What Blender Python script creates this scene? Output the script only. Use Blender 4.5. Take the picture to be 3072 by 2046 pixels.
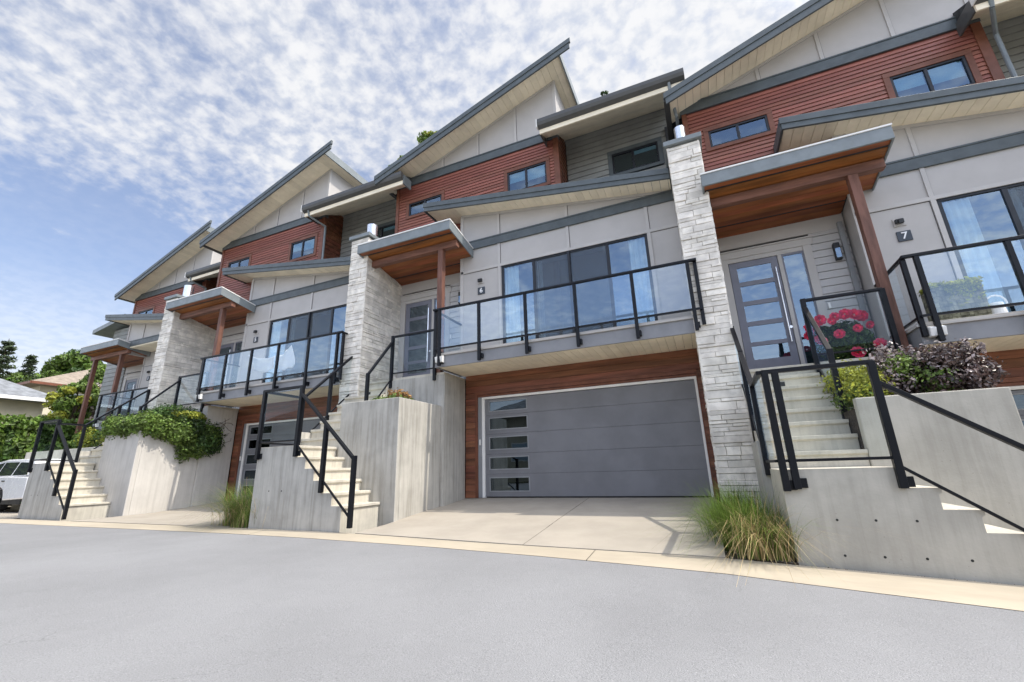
import bpy, math, random
import numpy as np
from mathutils import Matrix, Vector

for o in list(bpy.data.objects): bpy.data.objects.remove(o)
S = bpy.context.scene
COL = S.collection
rnd = random.Random(7)
nr = np.random.default_rng(7)

# ------------------------------------------------------------------ camera
PITCH, YAW, ROLL = 0.287645, 0.405595, 0.029273
def cam_axes(p, y, r):
    cp, sp, cy, sy = math.cos(p), math.sin(p), math.cos(y), math.sin(y)
    f = Vector((-sy*cp, cy*cp, sp)); rt = Vector((cy, sy, 0)); dn = f.cross(rt)
    cr, sr = math.cos(r), math.sin(r)
    return cr*rt+sr*dn, -sr*rt+cr*dn, f
cr_, cd_, cf_ = cam_axes(PITCH, YAW, ROLL)
cam = bpy.data.objects.new("camera", bpy.data.cameras.new("camera"))
COL.objects.link(cam)
cam.matrix_world = Matrix(((cr_.x, -cd_.x, -cf_.x, 0), (cr_.y, -cd_.y, -cf_.y, 0), (cr_.z, -cd_.z, -cf_.z, 0), (0, 0, 0, 1)))
cam.data.sensor_width = 36
cam.data.lens = 1297.56/3072*36
cam.data.clip_start = 0.05
cam.data.clip_end = 3000
S.camera = cam

# ------------------------------------------------------------------ light
SUN_DIR = Vector((1.22, 0.075, 1.89)).normalized()
el = math.asin(SUN_DIR.z); az = math.atan2(SUN_DIR.x, SUN_DIR.y)
sun = bpy.data.objects.new("sun", bpy.data.lights.new("sun", "SUN"))
COL.objects.link(sun)
sun.data.energy = 3.2
sun.data.angle = math.radians(0.5)
sun.data.color = (1.0, 0.93, 0.82)
sun.rotation_euler = SUN_DIR.to_track_quat('Z', 'Y').to_euler()

W = bpy.data.worlds.new("World"); S.world = W; W.use_nodes = True
nt = W.node_tree; nt.nodes.clear()
def N(tree, t, **kw):
    n = tree.nodes.new(t)
    for k, v in kw.items(): setattr(n, k, v)
    return n
def math_(tree, op, a, b=None, clamp=False):
    n = N(tree, 'ShaderNodeMath', operation=op, use_clamp=clamp)
    for i, v in enumerate((a, b)):
        if v is None: continue
        if isinstance(v, (int, float)): n.inputs[i].default_value = v
        else: tree.links.new(v, n.inputs[i])
    return n.outputs[0]
def maprange(tree, v, a, b, c=0.0, d=1.0):
    n = N(tree, 'ShaderNodeMapRange', interpolation_type='SMOOTHSTEP')
    tree.links.new(v, n.inputs[0])
    for i, x in enumerate((a, b, c, d)): n.inputs[i+1].default_value = x
    return n.outputs[0]
sky = N(nt, 'ShaderNodeTexSky', sky_type='NISHITA', sun_disc=False)
sky.sun_elevation = el; sky.sun_rotation = az
sky.air_density = 1.1; sky.dust_density = 0.6; sky.ozone_density = 2.0
geo = N(nt, 'ShaderNodeTexCoord')
sep = N(nt, 'ShaderNodeSeparateXYZ'); nt.links.new(geo.outputs['Generated'], sep.inputs[0])
zc = math_(nt, 'MAXIMUM', sep.outputs[2], 0.0)
zz = math_(nt, 'ADD', zc, 0.20)
px = math_(nt, 'DIVIDE', sep.outputs[0], zz); py = math_(nt, 'DIVIDE', sep.outputs[1], zz)
cmb = N(nt, 'ShaderNodeCombineXYZ'); nt.links.new(px, cmb.inputs[0]); nt.links.new(py, cmb.inputs[1])
def noise(tree, vec, scale, detail, rough, dist=0.0):
    n = N(tree, 'ShaderNodeTexNoise')
    n.inputs['Scale'].default_value = scale; n.inputs['Detail'].default_value = detail
    n.inputs['Roughness'].default_value = rough; n.inputs['Distortion'].default_value = dist
    tree.links.new(vec, n.inputs['Vector']); return n.outputs[0]
n1 = noise(nt, cmb.outputs[0], 1.5, 3, 0.5, 0.3)
n2 = noise(nt, cmb.outputs[0], 24.0, 6, 0.55, 0.15)
n3 = noise(nt, cmb.outputs[0], 42.0, 5, 0.55)
# bands of cover: thick sheet overhead, an open blue patch low over the far end of the row
def lobe(d, a, b):
    vm = N(nt, 'ShaderNodeVectorMath', operation='DOT_PRODUCT')
    nt.links.new(geo.outputs['Generated'], vm.inputs[0]); vm.inputs[1].default_value = Vector(d).normalized()
    return maprange(nt, vm.outputs[1], a, b)
def pix_dir(x, y):
    v = cr_*((x-1536)/1297.56)+cd_*((y-1023)/1297.56)+cf_
    return v.normalized()
blue1 = lobe(pix_dir(110, 860), math.cos(math.radians(15)), math.cos(math.radians(3)))
blue2 = lobe(pix_dir(620, 700), math.cos(math.radians(11)), math.cos(math.radians(3)))
dense = lobe(pix_dir(2050, 60), math.cos(math.radians(30)), math.cos(math.radians(6)))
south = maprange(nt, sep.outputs[1], 0.0, -0.5)
cov = math_(nt, 'ADD', math_(nt, 'MULTIPLY', n1, 0.68), math_(nt, 'MULTIPLY', n2, 0.44))
cov = math_(nt, 'ADD', cov, math_(nt, 'MULTIPLY', n3, 0.12))
cov = math_(nt, 'SUBTRACT', cov, math_(nt, 'MULTIPLY', blue1, 0.26))
cov = math_(nt, 'SUBTRACT', cov, math_(nt, 'MULTIPLY', blue2, 0.10))
cov = math_(nt, 'ADD', cov, math_(nt, 'MULTIPLY', dense, 0.13))
cov = math_(nt, 'SUBTRACT', cov, math_(nt, 'MULTIPLY', south, 0.11))
blue3 = lobe(pix_dir(150, 150), math.cos(math.radians(30)), math.cos(math.radians(5)))
cov = math_(nt, 'SUBTRACT', cov, math_(nt, 'MULTIPLY', blue3, 0.06))
patch = maprange(nt, noise(nt, cmb.outputs[0], 3.2, 3, 0.5), 0.35, 0.7, 0.35, 1.0)
cov = math_(nt, 'ADD', cov, math_(nt, 'MULTIPLY', math_(nt, 'SUBTRACT', noise(nt, cmb.outputs[0], 7.0, 5, 0.55, 0.4), 0.5), math_(nt, 'MULTIPLY', patch, 0.42)))
mask = maprange(nt, cov, 0.38, 0.78, 0.15, 1.0)
low = maprange(nt, sep.outputs[2], 0.44, 0.06)
mask = math_(nt, 'MAXIMUM', mask, math_(nt, 'MULTIPLY', low, 0.9))
mask = math_(nt, 'MULTIPLY', mask, 0.95)
tint = N(nt, 'ShaderNodeMixRGB', blend_type='MULTIPLY'); tint.inputs[0].default_value = 1
nt.links.new(sky.outputs[0], tint.inputs[1]); tint.inputs[2].default_value = (1.35, 1.24, 1.27, 1)
shade = N(nt, 'ShaderNodeMixRGB'); nt.links.new(maprange(nt, n2, 0.35, 0.62), shade.inputs[0])
shade.inputs[1].default_value = (5.1, 5.3, 5.7, 1); shade.inputs[2].default_value = (6.2, 6.2, 6.25, 1)
boost = N(nt, 'ShaderNodeVectorMath', operation='SCALE'); nt.links.new(shade.outputs[0], boost.inputs[0])
mx = N(nt, 'ShaderNodeMixRGB'); nt.links.new(mask, mx.inputs[0])
# cloud round the sun and the southern sky brightened as added fill, mostly unseen
glow = N(nt, 'ShaderNodeVectorMath', operation='DOT_PRODUCT'); nt.links.new(geo.outputs['Generated'], glow.inputs[0]); glow.inputs[1].default_value = SUN_DIR
gl_ = maprange(nt, glow.outputs[1], math.cos(math.radians(44)), math.cos(math.radians(8)), 0, 6.0)
nt.links.new(math_(nt, 'ADD', math_(nt, 'ADD', gl_, 1.0), math_(nt, 'MULTIPLY', south, 1.15)), boost.inputs['Scale'])
tb = N(nt, 'ShaderNodeVectorMath', operation='SCALE'); nt.links.new(tint.outputs[0], tb.inputs[0])
nt.links.new(math_(nt, 'ADD', 1.0, math_(nt, 'MULTIPLY', south, 0.7)), tb.inputs['Scale'])  # blue sky in the unseen south brightened too, as added fill
nt.links.new(tb.outputs[0], mx.inputs[1]); nt.links.new(boost.outputs[0], mx.inputs[2])
bg = N(nt, 'ShaderNodeBackground'); bg.inputs[1].default_value = 0.11
nt.links.new(mx.outputs[0], bg.inputs[0])
wo = N(nt, 'ShaderNodeOutputWorld'); nt.links.new(bg.outputs[0], wo.inputs[0])
W.cycles.sampling_method = 'MANUAL'; W.cycles.sample_map_resolution = 512

S.view_settings.view_transform = 'Standard'; S.view_settings.look = 'None'
S.view_settings.exposure = 0.52; S.view_settings.gamma = 1
S.render.engine = 'CYCLES'
S.cycles.max_bounces = 10; S.cycles.transparent_max_bounces = 24
S.cycles.use_denoising = True

# ------------------------------------------------------------------ materials
MATS = {}
def material(name, base, rough=0.6, var=0.12, scale=3.0, island=0.0, bump=0.0, bscale=60.0,
             metallic=0.0, streak=0.0, stretch=None, dark=None, darkamt=0.0, darkscale=1.2, spec=0.4, translucent=0.0, base2=None, coat=0.0):
    m = bpy.data.materials.new(name); m.use_nodes = True; t = m.node_tree; t.nodes.clear()
    out = N(t, 'ShaderNodeOutputMaterial'); b = N(t, 'ShaderNodeBsdfPrincipled')
    g = N(t, 'ShaderNodeNewGeometry'); vec = g.outputs['Position']
    if stretch:
        mp = N(t, 'ShaderNodeMapping'); mp.inputs['Scale'].default_value = stretch
        t.links.new(vec, mp.inputs[0]); sv = mp.outputs[0]
    else: sv = vec
    col = N(t, 'ShaderNodeMixRGB'); 
    c2 = base2 if base2 else tuple(c*(1-2*var) for c in base)
    c1 = base if base2 else tuple(min(1, c*(1+var)) for c in base)
    col.inputs[1].default_value = (*c1, 1); col.inputs[2].default_value = (*c2, 1)
    nz = noise(t, sv, scale, 5, 0.6)
    t.links.new(maprange(t, nz, 0.3, 0.7), col.inputs[0]); c = col.outputs[0]
    if island:
        hs = N(t, 'ShaderNodeHueSaturation')
        t.links.new(maprange(t, g.outputs['Random Per Island'], 0, 1, 1-island, 1+island), hs.inputs['Value'])
        hsh = math_(t, 'ADD', math_(t, 'MULTIPLY', math_(t, 'FRACT', math_(t, 'MULTIPLY', g.outputs['Random Per Island'], 7.3)), 0.02*min(1, island*4)), 0.5-0.01*min(1, island*4))
        t.links.new(hsh, hs.inputs['Hue'])
        t.links.new(c, hs.inputs['Color']); c = hs.outputs[0]
    if streak:
        mp = N(t, 'ShaderNodeMapping'); mp.inputs['Scale'].default_value = (7, 7, 0.40)
        t.links.new(vec, mp.inputs[0])
        sn = maprange(t, noise(t, mp.outputs[0], 1.6, 8, 0.72), 0.42, 0.66)
        mm = N(t, 'ShaderNodeMixRGB', blend_type='MULTIPLY'); t.links.new(math_(t, 'MULTIPLY', sn, streak), mm.inputs[0])
        t.links.new(c, mm.inputs[1]); mm.inputs[2].default_value = (0.42, 0.41, 0.38, 1); c = mm.outputs[0]
        vo = N(t, 'ShaderNodeTexVoronoi'); vo.inputs['Scale'].default_value = 17; vo.inputs['Randomness'].default_value = 1; t.links.new(vec, vo.inputs['Vector'])
        hole = math_(t, 'MULTIPLY', maprange(t, vo.outputs['Distance'], 0.10, 0.05, 0, 0.55), maprange(t, noise(t, vec, 6, 3, 0.6), 0.52, 0.60))
        mm = N(t, 'ShaderNodeMixRGB', blend_type='MULTIPLY'); t.links.new(hole, mm.inputs[0]); t.links.new(c, mm.inputs[1]); mm.inputs[2].default_value = (0.35, 0.34, 0.32, 1); c = mm.outputs[0]
    if dark:
        dn = maprange(t, noise(t, vec, darkscale, 6, 0.65), 0.52, 0.72)
        mm = N(t, 'ShaderNodeMixRGB'); t.links.new(math_(t, 'MULTIPLY', dn, darkamt), mm.inputs[0])
        t.links.new(c, mm.inputs[1]); mm.inputs[2].default_value = (*dark, 1); c = mm.outputs[0]
    t.links.new(c, b.inputs['Base Color'])
    rn = noise(t, sv, scale*2, 3, 0.6)
    t.links.new(maprange(t, rn, 0.2, 0.8, max(0, rough-0.08), min(1, rough+0.08)), b.inputs['Roughness'])
    b.inputs['Metallic'].default_value = metallic; b.inputs['Specular IOR Level'].default_value = spec
    b.inputs['Coat Weight'].default_value = coat
    if bump:
        bp = N(t, 'ShaderNodeBump'); bp.inputs['Strength'].default_value = bump; bp.inputs['Distance'].default_value = 0.01
        t.links.new(noise(t, sv, bscale, 4, 0.65), bp.inputs['Height']); t.links.new(bp.outputs[0], b.inputs['Normal'])
    sh = b.outputs[0]
    if translucent:
        tr = N(t, 'ShaderNodeBsdfTranslucent'); t.links.new(c, tr.inputs[0])
        ms = N(t, 'ShaderNodeMixShader'); ms.inputs[0].default_value = translucent
        t.links.new(sh, ms.inputs[1]); t.links.new(tr.outputs[0], ms.inputs[2]); sh = ms.outputs[0]
    t.links.new(sh, out.inputs[0])
    MATS[name] = m; return m
def glass(name, tint, refl, ior, rough=0.0):
    m = bpy.data.materials.new(name); m.use_nodes = True; t = m.node_tree; t.nodes.clear()
    out = N(t, 'ShaderNodeOutputMaterial'); tr = N(t, 'ShaderNodeBsdfTransparent'); tr.inputs[0].default_value = (*tint, 1)
    gl = N(t, 'ShaderNodeBsdfGlossy'); gl.inputs['Roughness'].default_value = rough; gl.inputs[0].default_value = (0.66, 0.83, 1, 1)
    fr = N(t, 'ShaderNodeFresnel'); fr.inputs[0].default_value = ior
    g = N(t, 'ShaderNodeNewGeometry')
    bp = N(t, 'ShaderNodeBump'); bp.inputs['Strength'].default_value = 0.12; bp.inputs['Distance'].default_value = 0.02
    t.links.new(noise(t, g.outputs['Position'], 0.9, 2, 0.5), bp.inputs['Height']); t.links.new(bp.outputs[0], gl.inputs['Normal'])
    f = math_(t, 'ADD', math_(t, 'MULTIPLY', fr.outputs[0], 1-refl), refl, True)
    f = math_(t, 'MULTIPLY', f, math_(t, 'SUBTRACT', 1.0, g.outputs['Backfacing']))
    ms = N(t, 'ShaderNodeMixShader'); t.links.new(f, ms.inputs[0])
    t.links.new(tr.outputs[0], ms.inputs[1]); t.links.new(gl.outputs[0], ms.inputs[2])
    t.links.new(ms.outputs[0], out.inputs[0]); MATS[name] = m; return m

material('panel', (0.455, 0.433, 0.412), 0.55, 0.03, 1.5, bump=0.05, bscale=90)
material('panel_trim', (0.48, 0.458, 0.435), 0.5, 0.03, 2)
material('trim_dark', (0.088, 0.104, 0.11), 0.45, 0.08, 4, bump=0.05)
material('fascia', (0.2, 0.225, 0.235), 0.45, 0.06, 4)
material('gutter', (0.075, 0.075, 0.073), 0.35, 0.05, 4)
material('red_siding', (0.27, 0.098, 0.068), 0.5, 0.10, 1.5, island=0.13, bump=0.15, bscale=40, stretch=(1, 1, 8))
material('brown_trim', (0.17, 0.06, 0.032), 0.5, 0.12, 3, bump=0.1)
material('grey_siding', (0.265, 0.27, 0.255), 0.6, 0.06, 2, island=0.05, bump=0.08)
material('door_siding', (0.52, 0.51, 0.5), 0.6, 0.04, 2, island=0.03, bump=0.05)
material('soffit', (0.93, 0.83, 0.64), 0.6, 0.05, 2, island=0.05)
material('shingle', (0.05, 0.052, 0.055), 0.9, 0.2, 8, bump=0.4, bscale=30)
material('cedar', (0.26, 0.088, 0.028), 0.42, 0.2, 2.2, island=0.25, bump=0.08, stretch=(0.35, 3, 3))
material('cedar_clad', (0.19, 0.07, 0.038), 0.45, 0.22, 2.2, island=0.22, bump=0.08, stretch=(0.35, 3, 5))
material('timber', (0.165, 0.074, 0.05), 0.55, 0.2, 3, bump=0.12, stretch=(3, 3, 0.5))
material('stone', (0.76, 0.715, 0.64), 0.8, 0.1, 5, island=0.12, bump=0.55, bscale=22, dark=(0.33, 0.32, 0.30), darkamt=0.35, darkscale=6)
material('mortar', (0.32, 0.305, 0.275), 0.9, 0.1, 20)
material('concrete', (0.46, 0.44, 0.395), 0.75, 0.07, 1.6, bump=0.25, bscale=35, streak=0.5, dark=(0.24, 0.235, 0.215), darkamt=0.35, darkscale=1.1)
material('concrete_blotched', (0.445, 0.422, 0.365), 0.75, 0.09, 1.1, bump=0.25, bscale=35, streak=0.2, dark=(0.27, 0.26, 0.22), darkamt=0.45, darkscale=0.9)
material('concrete_smooth', (0.57, 0.53, 0.445), 0.75, 0.06, 2.5, bump=0.2, bscale=45, streak=0.25, dark=(0.32, 0.30, 0.27), darkamt=0.3, darkscale=2.2)
material('stucco', (0.54, 0.515, 0.475), 0.8, 0.05, 1.6, bump=0.25, bscale=40, streak=0.22)
material('driveway', (0.35, 0.312, 0.258), 0.8, 0.05, 1.3, bump=0.15, bscale=70, dark=(0.42, 0.38, 0.32), darkamt=0.3, darkscale=0.8)
material('gutter_strip', (0.41, 0.355, 0.27), 0.8, 0.07, 1.5, bump=0.15, bscale=70, dark=(0.40, 0.34, 0.27), darkamt=0.35, darkscale=2.0, stretch=(0.4, 1, 1))
material('black_metal', (0.005, 0.006, 0.009), 0.4, 0.1, 5, spec=0.25)
material('window_frame', (0.013, 0.015, 0.020), 0.4, 0.1, 5)
material('garage_panel', (0.18, 0.182, 0.195), 0.45, 0.06, 1.5, bump=0.05, bscale=40)
material('white_trim', (0.80, 0.79, 0.76), 0.45, 0.02, 3)
material('grey_metal', (0.26, 0.27, 0.28), 0.45, 0.05, 3)
material('steel', (0.72, 0.73, 0.75), 0.22, 0.05, 3, metallic=0.9)
material('door_paint', (0.185, 0.19, 0.23), 0.4, 0.04, 3)
material('interior', (0.045, 0.047, 0.05), 0.9, 0.2, 1)
material('room_wall', (0.16, 0.17, 0.18), 0.9, 0.1, 1)
material('timber_beam', (0.19, 0.085, 0.055), 0.55, 0.2, 3, bump=0.12, stretch=(0.4, 4, 4))
material('curtain', (0.88, 0.89, 0.9), 0.9, 0.05, 3, translucent=0.2)
material('blind', (0.55, 0.68, 0.72), 0.8, 0.04, 3)
material('plate', (0.045, 0.055, 0.070), 0.4, 0.05, 3)
material('soil', (0.055, 0.040, 0.028), 0.95, 0.3, 20, bump=0.6, bscale=30)
material('earth', (0.12, 0.12, 0.07), 0.95, 0.3, 2, bump=0.4)
material('leaf_green', (0.155, 0.235, 0.05), 0.5, 0.25, 2.0, island=0.45, translucent=0.35)
material('leaf_dark', (0.055, 0.105, 0.024), 0.5, 0.25, 1.2, island=0.45, translucent=0.3)
material('leaf_hedge', (0.125, 0.205, 0.035), 0.5, 0.3, 2.0, island=0.5, translucent=0.3)
material('leaf_lime', (0.33, 0.35, 0.05), 0.5, 0.2, 3, island=0.4, translucent=0.4)
material('leaf_purple', (0.105, 0.068, 0.06), 0.38, 0.3, 4, island=0.6, translucent=0.2, spec=0.7)
material('leaf_pale', (0.4, 0.34, 0.34), 0.4, 0.2, 4, island=0.35, translucent=0.3)
material('leaf_orange', (0.36, 0.20, 0.07), 0.5, 0.2, 4, island=0.4, translucent=0.3)
material('conifer', (0.06, 0.09, 0.04), 0.6, 0.3, 0.7, island=0.4, translucent=0.15)
material('rose', (0.85, 0.06, 0.17), 0.45, 0.15, 6, island=0.3, translucent=0.3)
material('grass_green', (0.17, 0.26, 0.045), 0.45, 0.2, 5, island=0.5, translucent=0.3)
material('grass_straw', (0.55, 0.42, 0.21), 0.5, 0.2, 5, island=0.4, translucent=0.25)
material('bark', (0.09, 0.065, 0.045), 0.9, 0.3, 4, bump=0.6, bscale=12)
material('car_paint', (0.80, 0.80, 0.81), 0.25, 0.01, 3, coat=0.6)
material('tyre', (0.02, 0.02, 0.02), 0.8, 0.1, 9)
material('dark_plastic', (0.025, 0.026, 0.028), 0.5, 0.1, 5)
material('house_wall', (0.55, 0.50, 0.38), 0.8, 0.05, 2)
material('house_roof', (0.20, 0.21, 0.225), 0.9, 0.15, 3, bump=0.3, bscale=20)
material('house_roof_brown', (0.26, 0.215, 0.17), 0.9, 0.15, 3, bump=0.3, bscale=20)
material('sky_window', (0.40, 0.50, 0.58), 0.15, 0.05, 2, spec=0.8)
material('cloth', (0.82, 0.83, 0.86), 0.8, 0.02, 3, translucent=0.15)
material('wicker', (0.20, 0.19, 0.13), 0.8, 0.3, 10, bump=0.8, bscale=25, island=0.25)
material('dark_line', (0.09, 0.085, 0.085), 0.8, 0.05, 3)  # dark grey for the shadow lines painted beside wall battens
material('gravel', (0.22, 0.20, 0.17), 0.9, 0.2, 30, island=0.6)
material('weep', (0.03, 0.03, 0.028), 0.9, 0.1, 5)
material('numeral', (0.85, 0.85, 0.85), 0.5, 0.01, 3)
glass('window_glass', (0.72, 0.80, 0.83), 0.20, 1.6)
glass('upper_glass', (0.60, 0.70, 0.74), 0.14, 1.5)
glass('guard_glass', (0.955, 0.975, 0.975), 0.0, 1.32)
glass('balcony_glass', (0.95, 0.97, 0.975), 0.13, 1.45)
def screen():
    m = bpy.data.materials.new('insect_screen'); m.use_nodes = True; t = m.node_tree; t.nodes.clear()
    o = N(t, 'ShaderNodeOutputMaterial'); a = N(t, 'ShaderNodeBsdfTransparent'); d = N(t, 'ShaderNodeBsdfDiffuse'); d.inputs[0].default_value = (0.13, 0.14, 0.15, 1)
    x = N(t, 'ShaderNodeMixShader'); x.inputs[0].default_value = 0.32
    t.links.new(a.outputs[0], x.inputs[1]); t.links.new(d.outputs[0], x.inputs[2]); t.links.new(x.outputs[0], o.inputs[0]); MATS['insect_screen'] = m
screen()
glass('garage_glass', (0.30, 0.32, 0.34), 0.06, 1.5)

# asphalt: fine aggregate and faint wheel polish
def asphalt():
    m = material('asphalt', (0.238, 0.239, 0.243), 0.85, 0.04, 0.5)
    t = m.node_tree; b = next(n for n in t.nodes if n.type == 'BSDF_PRINCIPLED')
    g = N(t, 'ShaderNodeNewGeometry')
    src = b.inputs['Base Color'].links[0].from_socket
    vor = N(t, 'ShaderNodeTexVoronoi'); vor.inputs['Scale'].default_value = 95; t.links.new(g.outputs['Position'], vor.inputs['Vector'])
    agg = noise(t, g.outputs['Position'], 130, 3, 0.7)
    mm = N(t, 'ShaderNodeMixRGB', blend_type='MULTIPLY')
    t.links.new(maprange(t, agg, 0.50, 0.30, 0, 0.55), mm.inputs[0]); t.links.new(src, mm.inputs[1]); mm.inputs[2].default_value = (0.35, 0.35, 0.36, 1)
    ml = N(t, 'ShaderNodeMixRGB', blend_type='SCREEN')
    t.links.new(maprange(t, agg, 0.58, 0.75, 0, 0.35), ml.inputs[0]); t.links.new(mm.outputs[0], ml.inputs[1]); ml.inputs[2].default_value = (0.6, 0.6, 0.6, 1)
    spot = maprange(t, noise(t, g.outputs['Position'], 7, 4, 0.8), 0.72, 0.78, 0, 0.6)
    md = N(t, 'ShaderNodeMixRGB', blend_type='MULTIPLY'); t.links.new(spot, md.inputs[0]); t.links.new(ml.outputs[0], md.inputs[1]); md.inputs[2].default_value = (0.2, 0.18, 0.16, 1)
    wear = maprange(t, noise(t, g.outputs['Position'], 0.55, 4, 0.6), 0.35, 0.68, 0, 0.09)
    mw = N(t, 'ShaderNodeMixRGB', blend_type='MULTIPLY'); t.links.new(wear, mw.inputs[0]); t.links.new(md.outputs[0], mw.inputs[1]); mw.inputs[2].default_value = (0.3, 0.3, 0.3, 1)
    wp = N(t, 'ShaderNodeVectorMath', operation='ADD'); t.links.new(g.outputs['Position'], wp.inputs[0])
    wn = N(t, 'ShaderNodeTexNoise'); wn.inputs['Scale'].default_value = 3.0; wn.inputs['Detail'].default_value = 5; t.links.new(g.outputs['Position'], wn.inputs['Vector'])
    ws = N(t, 'ShaderNodeVectorMath', operation='SCALE'); ws.inputs['Scale'].default_value = 0.5; t.links.new(wn.outputs['Color'], ws.inputs[0]); t.links.new(ws.outputs[0], wp.inputs[1])
    vc = N(t, 'ShaderNodeTexVoronoi', feature='DISTANCE_TO_EDGE'); vc.inputs['Scale'].default_value = 0.42; t.links.new(wp.outputs[0], vc.inputs['Vector'])
    crack = math_(t, 'MULTIPLY', maprange(t, vc.outputs['Distance'], 0.003, 0.001, 0, 0.22), maprange(t, noise(t, g.outputs['Position'], 0.35, 2, 0.5), 0.50, 0.58))
    mc = N(t, 'ShaderNodeMixRGB', blend_type='MULTIPLY'); t.links.new(crack, mc.inputs[0]); t.links.new(mw.outputs[0], mc.inputs[1]); mc.inputs[2].default_value = (0.3, 0.3, 0.3, 1)
    t.links.new(mc.outputs[0], b.inputs['Base Color'])
    bp = N(t, 'ShaderNodeBump'); bp.inputs['Strength'].default_value = 0.8; bp.inputs['Distance'].default_value = 0.006
    t.links.new(math_(t, 'ADD', agg, math_(t, 'MULTIPLY', vor.outputs[0], 0.5)), bp.inputs['Height']); t.links.new(bp.outputs[0], b.inputs['Normal'])
asphalt()

# ------------------------------------------------------------------ mesh helpers
from mathutils.geometry import tessellate_polygon
def cap(idx, pts2, flip=False):
    if len(idx) <= 6: return [tuple(reversed(idx)) if flip else tuple(idx)]
    out = []
    ar = sum(pts2[i][0]*pts2[(i+1) % len(pts2)][1]-pts2[(i+1) % len(pts2)][0]*pts2[i][1] for i in range(len(pts2)))
    for t in tessellate_polygon([[Vector((p[0], p[1], 0)) for p in pts2]]):
        a, b, c = (pts2[k] for k in t)
        if ((b[0]-a[0])*(c[1]-a[1])-(c[0]-a[0])*(b[1]-a[1]))*ar < 0: t = (t[0], t[2], t[1])
        t = tuple(idx[k] for k in t); out.append(tuple(reversed(t)) if flip else t)
    return out
class ShadowStrips:  # thin dark strips that paint shadow lines beside battens and trim
    def __init__(s): s.l = []
    def box(s, *a): m = MB(); m.box(*a); s.l.append(m)
    def prism_y(s, *a): m = MB(); m.prism_y(*a); s.l.append(m)
    def build(s, name, mat, parent):
        for m in s.l: m.build(name, mat, parent)
class MB:
    def __init__(s): s.v = []; s.f = []; s.m = []
    def add(s, vs, fs, mi=0):
        n = len(s.v); s.v += [tuple(p) for p in vs]; s.f += [tuple(n+i for i in f) for f in fs]; s.m += [mi]*len(fs); return s
    def box(s, x0, x1, y0, y1, z0, z1, mi=0):
        return s.add([(x0, y0, z0), (x1, y0, z0), (x1, y1, z0), (x0, y1, z0), (x0, y0, z1), (x1, y0, z1), (x1, y1, z1), (x0, y1, z1)],
                     [(0, 3, 2, 1), (4, 5, 6, 7), (0, 1, 5, 4), (1, 2, 6, 5), (2, 3, 7, 6), (3, 0, 4, 7)], mi)
    def prism_y(s, pts, y0, y1, mi=0):          # polygon in x,z (counter-clockwise seen from -y) drawn out along y
        n = len(pts)
        return s.add([(x, y0, z) for x, z in pts]+[(x, y1, z) for x, z in pts],
                     cap(list(range(n)), pts)+cap(list(range(n, 2*n)), pts, True)+[((i+1) % n, i, n+i, n+(i+1) % n) for i in range(n)], mi)
    def prism_x(s, pts, x0, x1, mi=0):          # polygon in y,z
        n = len(pts)
        return s.add([(x0, y, z) for y, z in pts]+[(x1, y, z) for y, z in pts],
                     cap(list(range(n)), pts, True)+cap(list(range(n, 2*n)), pts)+[(i, (i+1) % n, n+(i+1) % n, n+i) for i in range(n)], mi)
    def prism_z(s, pts, z0, z1, mi=0):
        n = len(pts)
        return s.add([(x, y, z0) for x, y in pts]+[(x, y, z1) for x, y in pts],
                     [tuple(range(n-1, -1, -1)), tuple(range(n, 2*n))]+[(i, (i+1) % n, n+(i+1) % n, n+i) for i in range(n)], mi)
    def bar(s, p, q, w, h, up=(0, 0, 1), mi=0):
        p, q = Vector(p), Vector(q); d = (q-p).normalized(); up = Vector(up)
        a = d.cross(up)
        if a.length < 1e-4: a = d.cross(Vector((1, 0, 0)))
        a.normalize(); b = a.cross(d).normalized(); a *= w/2; b *= h/2
        vs = [p-a-b, p+a-b, p+a+b, p-a+b, q-a-b, q+a-b, q+a+b, q-a+b]
        return s.add(vs, [(0, 1, 2, 3), (7, 6, 5, 4), (0, 4, 5, 1), (1, 5, 6, 2), (2, 6, 7, 3), (3, 7, 4, 0)], mi)
    def tube(s, p, q, r, r2=None, n=10, mi=0):
        p, q = Vector(p), Vector(q); d = (q-p).normalized(); r2 = r if r2 is None else r2
        a = d.orthogonal().normalized(); b = d.cross(a)
        c = [(math.cos(2*math.pi*i/n), math.sin(2*math.pi*i/n)) for i in range(n)]
        vs = [p+(a*x+b*y)*r for x, y in c]+[q+(a*x+b*y)*r2 for x, y in c]
        return s.add(vs, [tuple(range(n-1, -1, -1)), tuple(range(n, 2*n))]+[(i, (i+1) % n, n+(i+1) % n, n+i) for i in range(n)], mi)
    def pipe(s, pts, r, n=10, mi=0):
        for a, b in zip(pts, pts[1:]): s.tube(a, b, r, n=n, mi=mi)
        return s
    def build(s, name, mats, parent=None, bevel=0.0, smooth=False):
        me = bpy.data.meshes.new(name); me.from_pydata(s.v, [], s.f)
        for m in (mats if isinstance(mats, (list, tuple)) else [mats]): me.materials.append(MATS[m])
        if any(s.m): me.polygons.foreach_set('material_index', s.m)
        if smooth: me.polygons.foreach_set('use_smooth', [True]*len(s.f))
        me.update()
        o = bpy.data.objects.new(name, me); COL.objects.link(o)
        if parent is not None: o.parent = parent
        if bevel:
            b = o.modifiers.new('bevel', 'BEVEL'); b.width = bevel; b.segments = 2; b.limit_method = 'ANGLE'
        return o
def tag(o, label, cat, group=None):
    o['label'] = label; o['category'] = cat
    if group: o['group'] = group
    return o
def thing(name, label, cat, loc=(0, 0, 0), group=None):
    o = bpy.data.objects.new(name, None); COL.objects.link(o); o.location = loc; o.empty_display_size = 0.2
    return tag(o, label, cat, group)
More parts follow.
